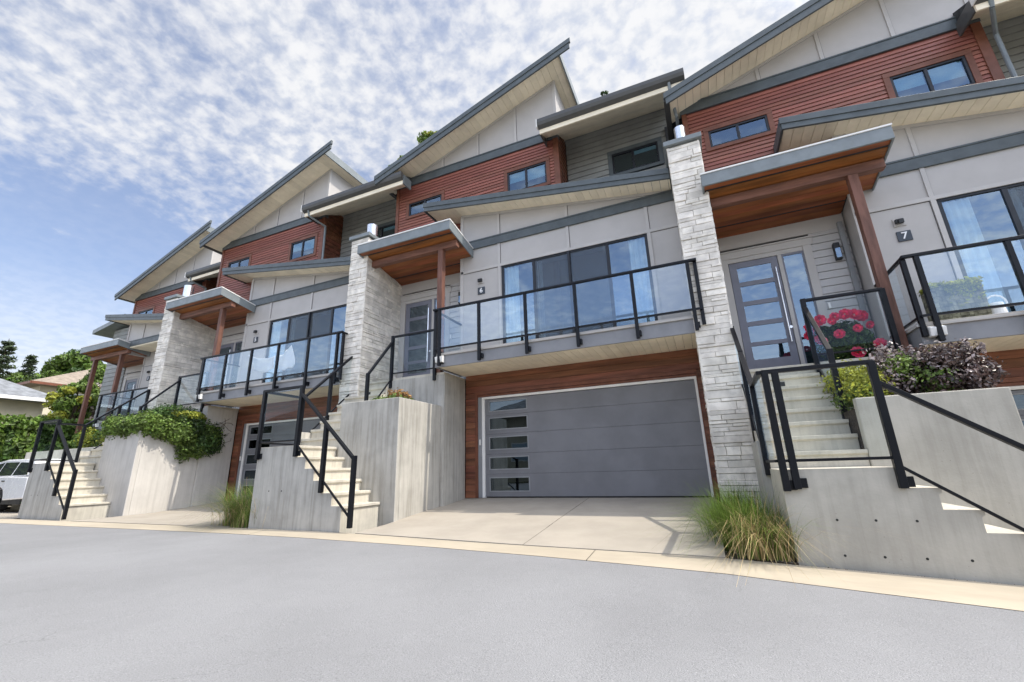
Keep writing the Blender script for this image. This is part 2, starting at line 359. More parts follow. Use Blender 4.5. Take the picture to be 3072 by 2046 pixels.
def B(name, mat, parent, *boxes, bevel=0.0):
    m = MB()
    for b in boxes: m.box(*b)
    return m.build(name, mat, parent, bevel)

def siding(m, x0, x1, z0, z1, y, exp, holes=(), lip=0.018, tops=None):
    """horizontal lap boards facing -y; each board tilts so that its foot stands proud"""
    z = z0
    while z < z1-0.01:
        zt = min(z+exp, z1); zc = (z+zt)/2
        segs = [(x0, x1)]
        for hx0, hx1, hz0, hz1 in holes:
            if hz0 < zc < hz1:
                ns = []
                for a, b in segs:
                    if hx1 <= a or hx0 >= b: ns.append((a, b)); continue
                    if hx0 > a: ns.append((a, hx0))
                    if hx1 < b: ns.append((hx1, b))
                segs = ns
        for a, b in segs:
            if b-a > 0.02: m.prism_x([(y-lip, z+0.009), (y+0.02, z+0.009), (y+0.02, zt), (y-0.003, zt)], a, b)
        z += exp
def siding_x(m, y0, y1, z0, z1, x, exp, lip=0.014):
    """lap boards facing +x"""
    z = z0
    while z < z1-0.01:
        zt = min(z+exp, z1)
        m.prism_y([(x-0.02, z+0.009), (x+lip, z+0.009), (x+0.003, zt), (x-0.02, zt)], y0, y1); z += exp
def stonework(m, x0, x1, z0, z1, y, seed, face='front', gap=0.006):
    r = random.Random(seed); z = z0
    while z < z1-0.02:
        h = r.choice((0.055, 0.07, 0.09, 0.11, 0.14)); h = min(h, z1-z)
        x = x0
        while x < x1-0.001:
            w = r.uniform(0.16, 0.55); 
            if x1-(x+w) < 0.12: w = x1-x
            p = r.uniform(0.008, 0.034); c = 0.006
            a0, a1 = x+gap/2, x+w-gap/2; j = [r.uniform(-0.003, 0.003) for _ in range(4)]
            inn = [(a0, z+gap/2), (a1, z+gap/2), (a1, z+h-gap/2), (a0, z+h-gap/2)]
            out = [(a0+c, z+gap/2+c+j[0]), (a1-c, z+gap/2+c+j[1]), (a1-c, z+h-gap/2-c+j[2]), (a0+c, z+h-gap/2-c+j[3])]
            pj = [p+r.uniform(-0.006, 0.006) for _ in range(4)]
            if face == 'front':
                vs = [(u, y+0.01, v) for u, v in inn]+[(u, y-d*0.6, v) for (u, v), d in zip(inn, pj)]+[(u, y-d, v) for (u, v), d in zip(out, pj)]
            elif face == 'right':
                vs = [(y-0.01, u, v) for u, v in inn]+[(y+d*0.6, u, v) for (u, v), d in zip(inn, pj)]+[(y+d, u, v) for (u, v), d in zip(out, pj)]
            else:
                vs = [(y+0.01, u, v) for u, v in inn]+[(y-d*0.6, u, v) for (u, v), d in zip(inn, pj)]+[(y-d, u, v) for (u, v), d in zip(out, pj)]
            fs = [(8, 9, 10, 11)]
            for i in range(4):
                k = (i+1) % 4; fs += [(i, k, 4+k, 4+i), (4+i, 4+k, 8+k, 8+i)]
            m.add(vs, fs); x += w
        z += h

def window(parent, x0, x1, z0, z1, y, splits, trim=None, trimw=0.09, frame=0.045, blind=(), proud=0.03, glassm='upper_glass'):
    """framed sliding window facing -y"""
    w = MB()
    w.box(x0, x1, y-0.015, y+0.05, z1-frame, z1); w.box(x0, x1, y-0.015, y+0.05, z0, z0+frame)
    w.box(x0, x0+frame, y-0.015, y+0.05, z0+frame, z1-frame); w.box(x1-frame, x1, y-0.015, y+0.05, z0+frame, z1-frame)
    for s in splits: w.box(s-frame*0.6, s+frame*0.6, y-0.012, y+0.05, z0+frame, z1-frame)
    f = w.build('window', 'window_frame', parent, 0.004)
    xs = [x0+frame]+[q for s in splits for q in (s-frame*0.6, s+frame*0.6)]+[x1-frame]
    for i in range(0, len(xs), 2):
        B('pane', glassm, f, (xs[i], xs[i+1], y+0.012, y+0.018, z0+frame, z1-frame))
    for a, b, c, d, mat in blind:
        g = MB(); n = 14; 
        if mat == 'curtain':
            vs = []; fs = []
            n = max(6, int((b-a)/0.02))
            for i in range(n+1):
                xx = a+(b-a)*i/n; yy = y+0.07+0.02*math.sin(i*1.3)
                vs += [(xx, yy, c), (xx, yy, d)]
            for i in range(n): fs.append((2*i, 2*i+2, 2*i+3, 2*i+1))
            g.add(vs, fs)
        else: g.box(a, b, y+0.035, y+0.04, c, d)
        g.build('curtain' if mat == 'curtain' else 'window_blind', mat, f)
    if trim:
        t = MB(); p = y-proud; q = y+0.02
        t.box(x0-trimw, x1+trimw, p-0.004, q, z1, z1+trimw); t.box(x0-trimw, x1+trimw, p-0.006, q, z0-trimw*0.8, z0)
        t.box(x0-trimw, x0, p, q, z0, z1); t.box(x1, x1+trimw, p, q, z0, z1)
        t.build('window_trim', trim, f, 0.003)
    return f

def numeral(parent, ch, x, z, y, h, mat='numeral'):
    cu = bpy.data.curves.new('numeral', 'FONT'); cu.body = ch; cu.size = h*1.35; cu.align_x = 'CENTER'; cu.align_y = 'CENTER'; cu.extrude = 0.003; cu.offset = h*0.02
    o = bpy.data.objects.new('numeral', cu); COL.objects.link(o)
    dg = bpy.context.evaluated_depsgraph_get(); me = bpy.data.meshes.new_from_object(o.evaluated_get(dg))
    bpy.data.objects.remove(o); me.materials.clear(); me.materials.append(MATS[mat])
    o = bpy.data.objects.new('numeral', me); COL.objects.link(o); o.parent = parent
    o.location = (x, y, z); o.rotation_euler = (math.radians(90), 0, 0); return o

# ------------------------------------------------------------------ townhouse
SL = 0.352                                   # pitch of the shed roofs
def roof_top(x): return 10.79+(x+1.84)*SL
def band_top(x): return 6.97-(x+6.13)*0.1588
def townhouse(name, off, label, num, chim_top, chim_x, gutter_right, end_unit=False, seed=1, windows_lit=True, foot=-1.2, RX=0.09):
    H = thing(name, label, 'townhouse', off)
    W9 = 9.34
    # body
    m = MB(); m.box(-8.15, RX+0.06, 9.62, 15, foot-off[2], 5.75)
    m.box(-8.15, RX+0.06, 10.16, 15, 5.75, 9.0)
    m.prism_y([(-7.70, 5.75), (-2.53, 5.75), (-2.53, roof_top(-2.53)-0.2), (-7.70, roof_top(-7.70)-0.2)], 9.43, 14.9)
    m.box(-7.6, -5.27, 9.52, 9.63, foot-off[2], 6.2)
    m.box(-5.2, 0.05, 9.24, 9.63, foot-off[2], 2.45)
    m.build('house_wall', 'interior', H)
    # red storey
    lw = (-7.28, -6.12, 7.39, 7.83); rw = (-4.0, -2.87, 7.17, 7.84)
    holes = [(w[0]-0.05, w[1]+0.05, w[2]-0.04, w[3]+0.05) for w in (lw, rw)]
    m = MB(); siding(m, -7.66, -2.64, 5.90, 8.46, W9, 0.094, holes)
    m.build('red_siding', 'red_siding', H)
    B('corner_board', 'brown_trim', H, (-7.76, -7.655, W9-0.035, W9+0.09, 5.85, 8.465), bevel=0.003)
    B('corner_board', 'brown_trim', H, (-2.645, -2.50, W9-0.035, W9+0.09, 5.85, 8.465), bevel=0.003)
    m = MB(); siding_x(m, 9.44, 10.10, 6.0, 8.97, -2.515, 0.15)
    m.build('return_siding', 'cedar_clad', H)
    m = MB(); siding_x(m, 9.0, 9.02, 6.0, 6.01, -2.515, 0.15)
    window(H, *lw, W9, [(lw[0]+lw[1])/2], 'brown_trim', 0.10)
    window(H, *rw, W9, [(rw[0]+rw[1])/2-0.02], 'brown_trim', 0.10,
           blind=[((rw[0]+rw[1])/2+0.02, rw[1]-0.06, 7.44, 7.79, 'blind'), (rw[0]+0.06, (rw[0]+rw[1])/2-0.06, 7.5, 7.79, 'blind')])
    # gable
    B('trim_band', 'trim_dark', H, (-7.78, -2.49, W9-0.045, W9+0.09, 8.465, 8.70), (-7.78, -2.49, W9-0.06, W9+0.09, 8.70, 8.735), bevel=0.004)
    m = MB(); m.prism_y([(-7.75, 8.735), (-2.505, 8.735), (-2.505, roof_top(-2.505)-0.14), (-7.75, roof_top(-7.75)-0.14)], W9, W9+0.09)
    m.prism_x([(9.43, 8.9), (14.9, 8.9), (14.9, roof_top(-2.5)-0.14), (9.43, roof_top(-2.5)-0.14)], -2.53, -2.505)
    m.build('gable_panel', 'panel', H)
    m = MB(); strips = ShadowStrips()
    for x in (-6.11, -4.92, -3.72): (m.prism_y([(x-0.035, 8.735), (x+0.035, 8.735), (x+0.035, roof_top(x+0.035)-0.218), (x-0.035, roof_top(x-0.035)-0.218)], W9-0.024, W9), strips.prism_y([(x+0.036, 8.74), (x+0.047, 8.74), (x+0.047, roof_top(x+0.047)-0.218), (x+0.036, roof_top(x+0.036)-0.218)], W9-0.003, W9))
    m.prism_y([(-2.58, 8.735), (-2.49, 8.735), (-2.49, roof_top(-2.49)-0.15), (-2.58, roof_top(-2.58)-0.15)], W9-0.018, W9+0.05)
    m.prism_y([(-7.7, roof_top(-7.7)-0.215), (-2.58, roof_top(-2.58)-0.215), (-2.58, roof_top(-2.58)-0.145), (-7.7, roof_top(-7.7)-0.145)], W9-0.016, W9)
    m.build('batten', 'panel_trim', H, 0.002); strips.build('shadow_strip', 'dark_line', H)  # strips paint the shade at the side of each gable batten
    # shed roof
    m = MB(); xl, xr = -7.98, -2.15
    m.prism_y([(xl, roof_top(xl)-0.10), (xr, roof_top(xr)-0.10), (xr, roof_top(xr)+0.0), (xl, roof_top(xl)+0.0)], 8.69, 15.2)
    R = m.build('main_roof', 'shingle', H)
    m = MB(); f0, f1 = -8.06, -1.84
    def slab(mm, a, b, lo, hi, y0, y1): mm.prism_y([(a, roof_top(a)-lo), (b, roof_top(b)-lo), (b, roof_top(b)-hi), (a, roof_top(a)-hi)], y0, y1)
    slab(m, f0, f1, 0.27, 0.11, 8.645, 8.69); slab(m, f0-0.03, f1+0.03, 0.11, -0.03, 8.625, 8.69)
    m.build('fascia', 'trim_dark', R, 0.004)
    m = MB(); x = xl
    while x < xr-0.01:
        a, b = x+0.003, min(x+0.17, xr)-0.003
        slab(m, a, b, 0.14, 0.115, 8.69, 9.5 if x < -2.6 else 15.1); x += 0.17
    m.build('soffit', 'soffit', R)
    m = MB(); m.prism_y([(xr-0.01, roof_top(xr)-0.24), (xr+0.03, roof_top(xr)-0.24), (xr+0.03, roof_top(xr)+0.02), (xr-0.01, roof_top(xr)+0.02)], 8.69, 15.2)
    m.build('rake_board', 'fascia', R)
    m = MB(); m.box(-8.10, -7.98, 8.70, 15.2, roof_top(xl)-0.18, roof_top(xl)-0.06)
    m.build('gutter', 'gutter', R, 0.01)
    # recessed grey bay with its own eave
    m = MB(); hole = [(-1.30, 0.0, 7.36, 8.08)]
    siding(m, -2.49, 0.45, 5.8, 9.2, 10.1, 0.165, hole)
    m.build('grey_siding', 'grey_siding', H)
    window(H, -1.26, -0.08, 7.40, 8.02, 10.1, [-0.72], 'trim_dark', 0.11, blind=[(-0.68, -0.13, 7.86, 7.97, 'blind')])
    gr = gutter_right
    m = MB()
    pr = [(8.78, 8.25), (9.30, 8.54), (10.16, 9.00), (12.0, 10.0), (12.0, 10.1), (8.78, 8.55)]
    m.prism_x([(8.80, 8.30), (12.0, 10.02), (12.0, 10.25), (8.80, 8.56)], -2.50, 0.50)
    m.prism_x([(8.80, 8.30), (9.32, 8.58), (9.32, 8.84), (8.80, 8.56)], -2.80, -2.50)
    m.prism_x([(8.80, 8.30), (9.16, 8.49), (9.16, 8.75), (8.80, 8.56)], 0.50, gr-0.05)
    R2 = m.build('recess_roof', 'shingle', H)
    m = MB(); x = 0
    for k in range(8):                       # soffit boards run along the eave
        y0 = 8.80+k*0.162; y1 = y0+0.156; z0_, z1_ = 8.255+(y0-8.8)*0.55, 8.255+(y1-8.8)*0.55
        a, b = (-2.80, gr-0.06) if y1 < 9.2 else ((-2.80, 0.5) if y1 < 9.33 else (-2.50, 0.5))
        m.prism_x([(y0, z0_), (y1, z1_), (y1, z1_+0.04), (y0, z0_+0.04)], a, b)
    m.build('soffit', 'soffit', R2)
    m = MB(); m.prism_x([(8.76, 8.24), (8.80, 8.24), (8.80, 8.56), (8.76, 8.56)], -2.82, gr-0.03)
    m.build('fascia', 'soffit', R2)
    m = MB(); m.prism_x([(8.66, 8.42), (8.755, 8.36), (8.755, 8.60), (8.63, 8.60), (8.63, 8.50)], -2.84, gr)
    m.build('gutter', 'gutter', R2, 0.006)
    m = MB(); m.box(-2.862, -2.842, 8.625, 8.765, 8.36, 8.605); m.build('end_cap', 'white_trim', R2)
    B('end_board', 'gutter', R2, (-2.835, -2.80, 8.80, 9.32, 8.27, 8.56))
    B('end_board', 'fascia', R2, (gr-0.05, gr-0.005, 8.78, 9.15, 8.28, 8.58))
    if num != '6':
      m = MB(); m.pipe([(-2.62, 8.72, 8.40), (-2.62, 8.78, 8.22), (-2.40, 9.27, 8.05), (-2.40, 9.29, 6.4)], 0.035, 8)
      m.build('downspout', 'fascia', H)
    if num == '6':
      m = MB(); m.pipe([(0.36, 8.72, 8.40), (0.36, 8.80, 8.10), (0.42, 9.05, 7.70), (0.44, 9.85, 7.62), (0.44, 9.86, 6.2)], 0.035, 8)
      m.build('downspout', 'fascia', H)
    # band roof over the living room
    dy = -0.75 if end_unit else 0.0
    bt0, bt1 = -6.13, 0.07
    def bs(mm, a, b, lo, hi, y0, y1): mm.prism_y([(a, band_top(a)-lo), (b, band_top(b)-lo), (b, band_top(b)-hi), (a, band_top(a)-hi)], y0, y1)
    m = MB(); bs(m, bt0+0.04, bt1, 0.12, 0.02, 8.52+dy, 9.32); bs(m, -2.48, bt1, 0.12, 0.02, 9.32, 10.08)
    R3 = m.build('band_roof', 'shingle', H)
    m = MB(); bs(m, bt0, bt1, 0.225, 0.11, 8.475+dy, 8.52+dy); bs(m, bt0-0.02, bt1, 0.11, -0.02, 8.455+dy, 8.52+dy)
    m.box(bt0-0.015, bt0+0.025, 8.52+dy, 9.32, band_top(bt0)-0.22, band_top(bt0)+0.01)
    m.build('fascia', 'trim_dark', R3, 0.004)
    m = MB(); x = bt0+0.04
    while x < bt1-0.01:
        a, b = x+0.003, min(x+0.17, bt1)-0.003; bs(m, a, b, 0.185, 0.16, 8.52+dy, (9.02 if x > -5.2 else 9.32)); x += 0.17
    m.build('soffit', 'soffit', R3)
    # living-room bay
    wx0, wx1, wz0, wz1 = -4.10, -0.56, 2.60, 4.91
    yb = 9.0
    m = MB()
    m.box(-5.25, wx0, yb, yb+0.12, 2.28, 4.91); m.box(wx1, RX, yb, yb+0.12, 2.28, 4.91)
    m.box(wx0, wx1, yb, yb+0.12, 2.28, wz0)
    yu = yb+dy
    m.box(-5.25, RX, yb, yb+0.12, 4.91, 5.55)
    top = lambda x: band_top(x)-0.17
    m.prism_y([(-5.25, 5.55), (RX, 5.55), (RX, top(RX)), (-5.25, top(-5.25))], yu, yu+0.12)
    m.prism_x([(yb+0.12, 2.28), (9.55, 2.28), (9.55, top(-5.25)), (yb+0.12, top(-5.25))], -5.25, -5.15)
    if end_unit: m.prism_x([(yu+0.12, 5.3), (9.4, 5.3), (9.4, top(-5.25)), (yu+0.12, top(-5.25))], -5.25, -5.15)
    m.build('bay_wall', 'panel', H)
    B('trim_band', 'trim_dark', H, (-5.27, RX, yu-0.045, yu, 5.54, 5.75), (-5.28, RX, yu-0.06, yu, 5.75, 5.785), bevel=0.004)
    if end_unit:
        B('bay_soffit', 'soffit', H, (-5.25, RX, yu-0.02, yb, 5.50, 5.54))
    strips = ShadowStrips(); t = MB(); p0, p1 = yb-0.024, yb
    q0, q1 = yu-0.024, yu
    for x in (-4.15, -2.34, -0.52):
        t.prism_y([(x-0.035, 5.785), (x+0.035, 5.785), (x+0.035, top(x+0.035)-0.082), (x-0.035, top(x-0.035)-0.082)], q0, q1)
        t.box(x-0.035, x+0.035, p0, p1, 4.965, 5.54); strips.box(x+0.036, x+0.046, yb-0.003, yb, 4.966, 5.54)
        strips.prism_y([(x+0.036, 5.786), (x+0.046, 5.786), (x+0.046, top(x+0.046)-0.083), (x+0.036, top(x+0.036)-0.083)], yu-0.003, yu)
    t.prism_y([(-5.25, top(-5.25)-0.08), (RX, top(RX)-0.08), (RX, top(RX)), (-5.25, top(-5.25))], q0, q1)
    t.box(-5.25, RX, p0, p1, 4.895, 4.965)
    t.box(-4.185, -4.115, p0, p1, 2.56, 4.895); t.box(-0.55, -0.48, p0, p1, 2.56, 4.895)
    t.prism_y([(-5.27, 2.3), (-5.18, 2.3), (-5.18, 5.54), (-5.27, 5.54)], p0, p1+0.03)
    t.prism_y([(-5.27, 5.785), (-5.18, 5.785), (-5.18, top(-5.18)-0.08), (-5.27, top(-5.27)-0.08)], q0, q1+0.03)
    t.box(wx0, wx1, p0-0.01, p1, 2.56, 2.60)
    strips.box(-5.17, -4.186, yb-0.003, yb, 4.884, 4.894); strips.box(-0.47, RX, yb-0.003, yb, 4.884, 4.894); strips.box(-4.197, -4.187, yb-0.003, yb, 2.3, 4.88)
    strips.build('shadow_strip', 'dark_line', H)  # bay shadow lines, drawn as dark strips along battens and trim
    t.build('batten', 'panel_trim', H, 0.002)
    win = window(H, wx0, wx1, wz0, wz1, yb+0.02, [-3.24, -2.35, -1.45], frame=0.06, glassm='window_glass',
                 blind=[(-4.03, -3.66, 2.66, 4.85, 'curtain'), (-3.18, -3.05, 2.66, 4.85, 'curtain'), (-0.98, -0.63, 2.66, 4.85, 'curtain')])
    m = MB()
    m.bar((-2.35, yb+0.01, wz0+0.03), (-2.35, yb+0.01, wz1-0.03), 0.09, 0.05, (1, 0, 0))
    m.build('meeting_stile', 'window_frame', win)
    for a_, b_ in ((-3.20, -2.39), (-2.31, -1.49)): B('insect_screen', 'insect_screen', win, (a_, b_, yb+0.020, yb+0.023, wz0+0.06, wz1-0.06))
    B('room', 'room_wall', H, (-5.0, -0.2, 9.585, 9.60, 2.50, 5.0), (-5.0, -0.2, 9.13, 9.58, 2.46, 2.50), (-5.0, -0.2, 9.13, 9.58, 5.0, 5.05))
    m = MB(); m.box(-2.9, -2.75, 9.5, 9.57, 2.5, 4.95); m.box(-1.9, -1.0, 9.45, 9.57, 2.5, 3.3); m.build('furniture', 'dark_plastic', H)
    # entry
    yd = 9.49
    m = MB(); siding(m, -5.88, -5.27, 2.16, 4.95, yd, 0.15); m.build('door_siding', 'door_siding', H)
    m = MB(); siding(m, -7.62, -7.50, 2.16, 4.95, yd, 0.15); m.build('door_siding', 'door_siding', H)
    B('head_panel', 'panel', H, (-7.62, -5.27, yd-0.012, yd+0.05, 4.95, 5.45))
    t = MB()
    t.box(-7.50, -7.36, yd-0.03, yd+0.04, 2.16, 4.72); t.box(-6.02, -5.88, yd-0.03, yd+0.04, 2.16, 4.72)
    t.box(-7.54, -5.84, yd-0.035, yd+0.04, 4.72, 4.86); t.box(-7.56, -5.82, yd-0.06, yd+0.04, 4.86, 4.89)
    t.box(-7.36, -6.02, yd-0.01, yd+0.04, 4.63, 4.72); t.box(-6.47, -6.40, yd-0.01, yd+0.04, 2.16, 4.63)
    t.build('door_trim', 'panel_trim', H, 0.004)
    D = MB(); x0, x1 = -7.35, -6.48
    rows = [(4.18, 4.50), (3.76, 4.09), (3.33, 3.67), (2.91, 3.24), (2.56, 2.83)]
    D.box(x0, -7.215, yd, yd+0.04, 2.17, 4.62); D.box(-6.60, x1, yd, yd+0.04, 2.17, 4.62)
    zs = [2.17]+[q for r in reversed(rows) for q in r]+[4.62]
    for i in range(0, len(zs), 2): D.box(-7.215, -6.60, yd, yd+0.04, zs[i], zs[i+1])
    D = D.build('front_door', 'door_paint', H, 0.003)
    for a, b in rows: B('pane', 'window_glass', D, (-7.215, -6.60, yd+0.015, yd+0.02, a, b))
    m = MB(); m.tube((-6.545, yd-0.06, 2.82), (-6.545, yd-0.06, 4.36), 0.017)
    for z in (2.95, 4.22): m.tube((-6.545, yd-0.06, z), (-6.545, yd, z), 0.009)
    m.build('handle', 'steel', D, smooth=False)
    m = MB(); m.tube((-6.50, yd-0.02, 3.12), (-6.50, yd, 3.12), 0.028, n=14); m.build('lock', 'steel', D)
    f = B('sidelight', 'door_paint', H, (-6.40, -6.37, yd, yd+0.04, 2.17, 4.63), (-6.05, -6.02, yd, yd+0.04, 2.17, 4.63), (-6.37, -6.05, yd, yd+0.04, 2.17, 2.26), (-6.37, -6.05, yd, yd+0.04, 4.59, 4.63))
    B('pane', 'window_glass', f, (-6.37, -6.05, yd+0.015, yd+0.02, 2.26, 4.59))
    B('doorbell', 'white_trim', H, (-5.85, -5.81, yd-0.055, yd-0.02, 3.36, 3.48), bevel=0.006)
    L = B('wall_light', 'dark_plastic', H, (-5.56, -5.46, yd-0.12, yd-0.02, 4.28, 4.62), bevel=0.01)
    B('lens', 'window_glass', L, (-5.55, -5.47, yd-0.125, yd-0.121, 4.31, 4.50))
    m = MB(); m.box(-5.40, -5.32, yd-0.085, yd-0.015, 2.2, 5.05); m.build('downspout', 'grey_metal', H, 0.006)
    # lamp and number on the bay
    L = B('camera_light', 'dark_plastic', H, (-4.74, -4.62, yb-0.075, yb-0.02, 4.57, 4.65), (-4.71, -4.65, yb-0.10, yb-0.075, 4.55, 4.64), bevel=0.01)
    B('backplate', 'panel_trim', L, (-4.76, -4.58, yb-0.02, yb, 4.53, 4.68), bevel=0.006)
    P = B('number_plate', 'plate', H, (-4.76, -4.56, yb-0.022, yb-0.002, 4.24, 4.43), bevel=0.004)
    numeral(P, num, -4.66, 4.335, yb-0.026, 0.13)
    # canopy over the door
    cs = 0.19
    def cz(y): return 5.53-(y-7.8)*cs
    cx0, cx1 = -7.70, -4.88
    m = MB(); m.prism_x([(7.83, cz(7.83)+0.06), (9.48, cz(9.48)+0.06), (9.48, cz(9.48)+0.22), (7.83, cz(7.83)+0.22)], cx0+0.03, cx1-0.03)
    C = m.build('canopy', 'shingle', H)
    m = MB(); m.prism_x([(7.80, cz(7.8)), (7.83, cz(7.83)), (7.83, cz(7.83)+0.235), (7.80, cz(7.8)+0.235)], cx0, cx1)
    for a, b in ((cx0, cx0+0.03), (cx1-0.03, cx1)):
        ye = 9.48 if a < -6 else 8.98
        m.prism_x([(7.83, cz(7.83)), (ye, cz(ye)), (ye, cz(ye)+0.235), (7.83, cz(7.83)+0.235)], a, b)
    m.build('fascia', 'fascia', C, 0.003)
    m = MB(); m.prism_x([(7.785, cz(7.8)+0.235), (7.86, cz(7.83)+0.235), (7.86, cz(7.83)+0.262), (7.785, cz(7.8)+0.262)], cx0-0.01, cx1+0.01)
    m.prism_x([(7.86, cz(7.86)+0.235), (8.98, cz(8.98)+0.235), (8.98, cz(8.98)+0.262), (7.86, cz(7.86)+0.262)], cx1-0.05, cx1+0.012)
    m.build('flashing', 'white_trim', C)
    vs_ = MB(); m = MB(); y = 7.83; k = 0
    while y < 9.48:
        w = 0.05 if k in (1, 10) else 0.135
        y1 = min(y+w, 9.48)
        if k in (1, 10): vs_.prism_x([(y, cz(y)+0.04), (y1, cz(y1)+0.04), (y1, cz(y1)+0.05), (y, cz(y)+0.05)], cx0+0.03, cx1-0.03 if y < 8.86 else -5.28)
        else: m.prism_x([(y+0.003, cz(y)+0.03), (y1-0.003, cz(y1)+0.03), (y1-0.003, cz(y1)+0.055), (y+0.003, cz(y)+0.055)], cx0+0.03, cx1-0.03 if y < 8.86 else -5.28)
        y = y1; k += 1
    m.build('plank', 'cedar', C); vs_.build('gap_strip', 'dark_plastic', C)  # dark strips fill the two open plank gaps
    m = MB(); m.box(-7.58 if not end_unit else -7.7, -4.93, 8.20, 8.34, cz(8.27)-0.15, cz(8.27)+0.02); m.build('beam', 'timber_beam', C, 0.006)
    m = MB(); m.box(-5.46, -5.32, 8.20, 8.34, 2.16, cz(8.27)-0.152); m.build('post', 'timber', H, 0.006)
    if end_unit:
        m = MB(); m.box(-7.46, -7.32, 8.20, 8.34, 2.16, cz(8.27)-0.152); m.build('post', 'timber', H, 0.006)
        # side wing at the end of the row
        m = MB(); siding(m, -9.25, -7.62, 1.5, 7.25, 9.45, 0.20); m.build('grey_siding', 'grey_siding', H)
        B('wing_wall', 'panel', H, (-9.28, -7.7, 9.47, 14.5, foot-off[2], 7.25))
        m = MB(); m.prism_y([(-10.2, 7.10), (-7.7, 7.52), (-7.7, 7.72), (-10.2, 7.30)], 9.0, 14.6); m.build('wing_roof', 'fascia', H)
    # stone chimney
    if not end_unit:
        cx = chim_x; zb = foot-off[2]
        B('mortar_core', 'mortar', H, (cx+0.03, cx+0.57, 8.03, 10.0, zb, chim_top-0.01))
        m = MB(); stonework(m, cx, cx+0.60, zb+0.05, chim_top-0.02, 8.03, seed)
        stonework(m, 8.01, 9.52, zb+0.05, chim_top-0.02, cx+0.57, seed+50, 'right')
        stonework(m, 8.01, 9.10, zb+0.05, chim_top-0.02, cx+0.03, seed+90, 'left')
        st = m.build('stone_pillar', 'stone', H)
        B('cap', 'fascia', st, (cx-0.05, cx+0.65, 7.95, 10.0, chim_top, chim_top+0.10), bevel=0.006)
        m = MB(); vx, vy, vr = (cx+0.30, 8.40, 0.11) if num == '7' else (cx+0.24, 8.50, 0.15)
        m.tube((vx, vy, chim_top+0.10), (vx, vy, chim_top+0.20), vr*0.7, n=20); m.tube((vx, vy, chim_top+0.20), (vx, vy, chim_top+0.66), vr, n=20); m.tube((vx, vy, chim_top+0.66), (vx, vy, chim_top+0.70), vr, vr*0.5, n=20)
        m.build('vent', 'steel', st)
    # balcony
    m = MB(); m.box(-5.225, RX-0.01, 7.945, 9.0, 2.30, 2.447)
    bal = m.build('balcony', 'concrete_smooth', H)
    B('fascia', 'grey_fascia', bal, (-5.27, RX, 7.90, 7.94, 2.195, 2.45), (-5.27, -5.23, 7.94, 9.0, 2.195, 2.45), bevel=0.004)
    B('coping', 'panel_trim', bal, (-5.30, RX, 7.865, 9.0, 2.45, 2.485), (-5.285, RX, 7.88, 8.9, 2.485, 2.51), bevel=0.004)
    m = MB(); x = -5.23
    while x < RX-0.01: m.box(x+0.003, min(x+0.15, RX-0.01)-0.003, 7.94, 9.15, 2.215, 2.235); x += 0.15
    m.build('soffit', 'soffit', bal)
    railing = B('balcony_railing', 'black_metal', bal, (-5.27, 0.29, 7.765, 7.835, 3.49, 3.535), (-5.27, -5.21, 7.835, 8.98, 3.495, 3.53), (0.225, 0.285, 7.835, 8.0, 3.495, 3.53), bevel=0.006)
    m = MB(); xs = [-5.10, -4.11, -3.03, -1.97, -0.86, 0.13]
    m.box(-5.24, 0.26, 7.785, 7.815, 2.57, 2.605); m.box(-5.255, -5.225, 7.83, 8.98, 2.57, 2.605)
    m.build('bottom_rail', 'black_metal', railing)
    for x in xs+[-5.24, 0.255]:
        m = MB(); yy = 7.80 if x in xs else 7.86
        m.box(x-0.031, x+0.031, yy-0.031, yy+0.031, 2.20 if x in xs else 2.30, 3.49)
        if x in xs: m.box(x-0.02, x+0.06, yy+0.02, 7.9, 2.26, 2.36)
        m.build('post', 'black_metal', railing, 0.005)
    for a, b in zip(xs, xs[1:]): B('glass_panel', 'balcony_glass', railing, (a+0.03, b-0.03, 7.794, 7.806, 2.61, 3.488))
    B('glass_panel', 'balcony_glass', railing, (-5.246, -5.234, 7.89, 8.96, 2.61, 3.488))
    # floodlight under the fascia corner
    m = MB(); m.prism_x([(7.80, 2.28), (7.895, 2.28), (7.895, 2.42), (7.86, 2.44), (7.77, 2.40)], -5.20, -5.02); m.build('floodlight', 'white_trim', bal, 0.008)
    # garage
    gz = -0.60
    gx0, gx1, gt = -4.76, -0.03, 1.66
    m = MB(); yb2 = 9.15
    z = 1.80
    while z < 2.20: m.prism_x([(yb2-0.008, z), (yb2+0.03, z), (yb2+0.03, min(z+0.135, 2.22)), (yb2-0.002, min(z+0.135, 2.22))], -5.19, RX); z += 0.14
    z = gz
    while z < 1.80:
        for a, b in ((-5.19, -4.93), (0.02, RX)):
            m.prism_x([(yb2-0.008, z), (yb2+0.03, z), (yb2+0.03, min(z+0.135, 1.80)), (yb2-0.002, min(z+0.135, 1.80))], a, b)
        z += 0.14
    m.build('garage_cladding', 'cedar_clad', H)
    m = MB(); m.box(-4.93, 0.02, yb2-0.02, yb2+0.10, 1.72, 1.795); m.box(-4.93, -4.87, yb2-0.02, yb2+0.1, gz, 1.72); m.box(-0.0, 0.02, yb2-0.02, yb2+0.1, gz, 1.72)
    m.box(-4.87, 0.0, yb2+0.005, yb2+0.1, 1.665, 1.715)
    m.build('garage_trim', 'brown_trim', H, 0.003)
    m = MB(); m.box(-4.87, -4.77, yb2+0.02, yb2+0.1, gz, 1.665); m.build('door_jamb', 'grey_metal', H)
    m = MB(); m.box(-4.77, 0.0, yb2+0.02, yb2+0.09, 1.61, 1.663); m.box(-4.77, -4.70, yb2+0.02, yb2+0.09, gz, 1.61); m.box(-0.045, -0.002, yb2+0.02, yb2+0.09, gz, 1.61)
    m.build('weather_strip', 'white_trim', H, 0.003)
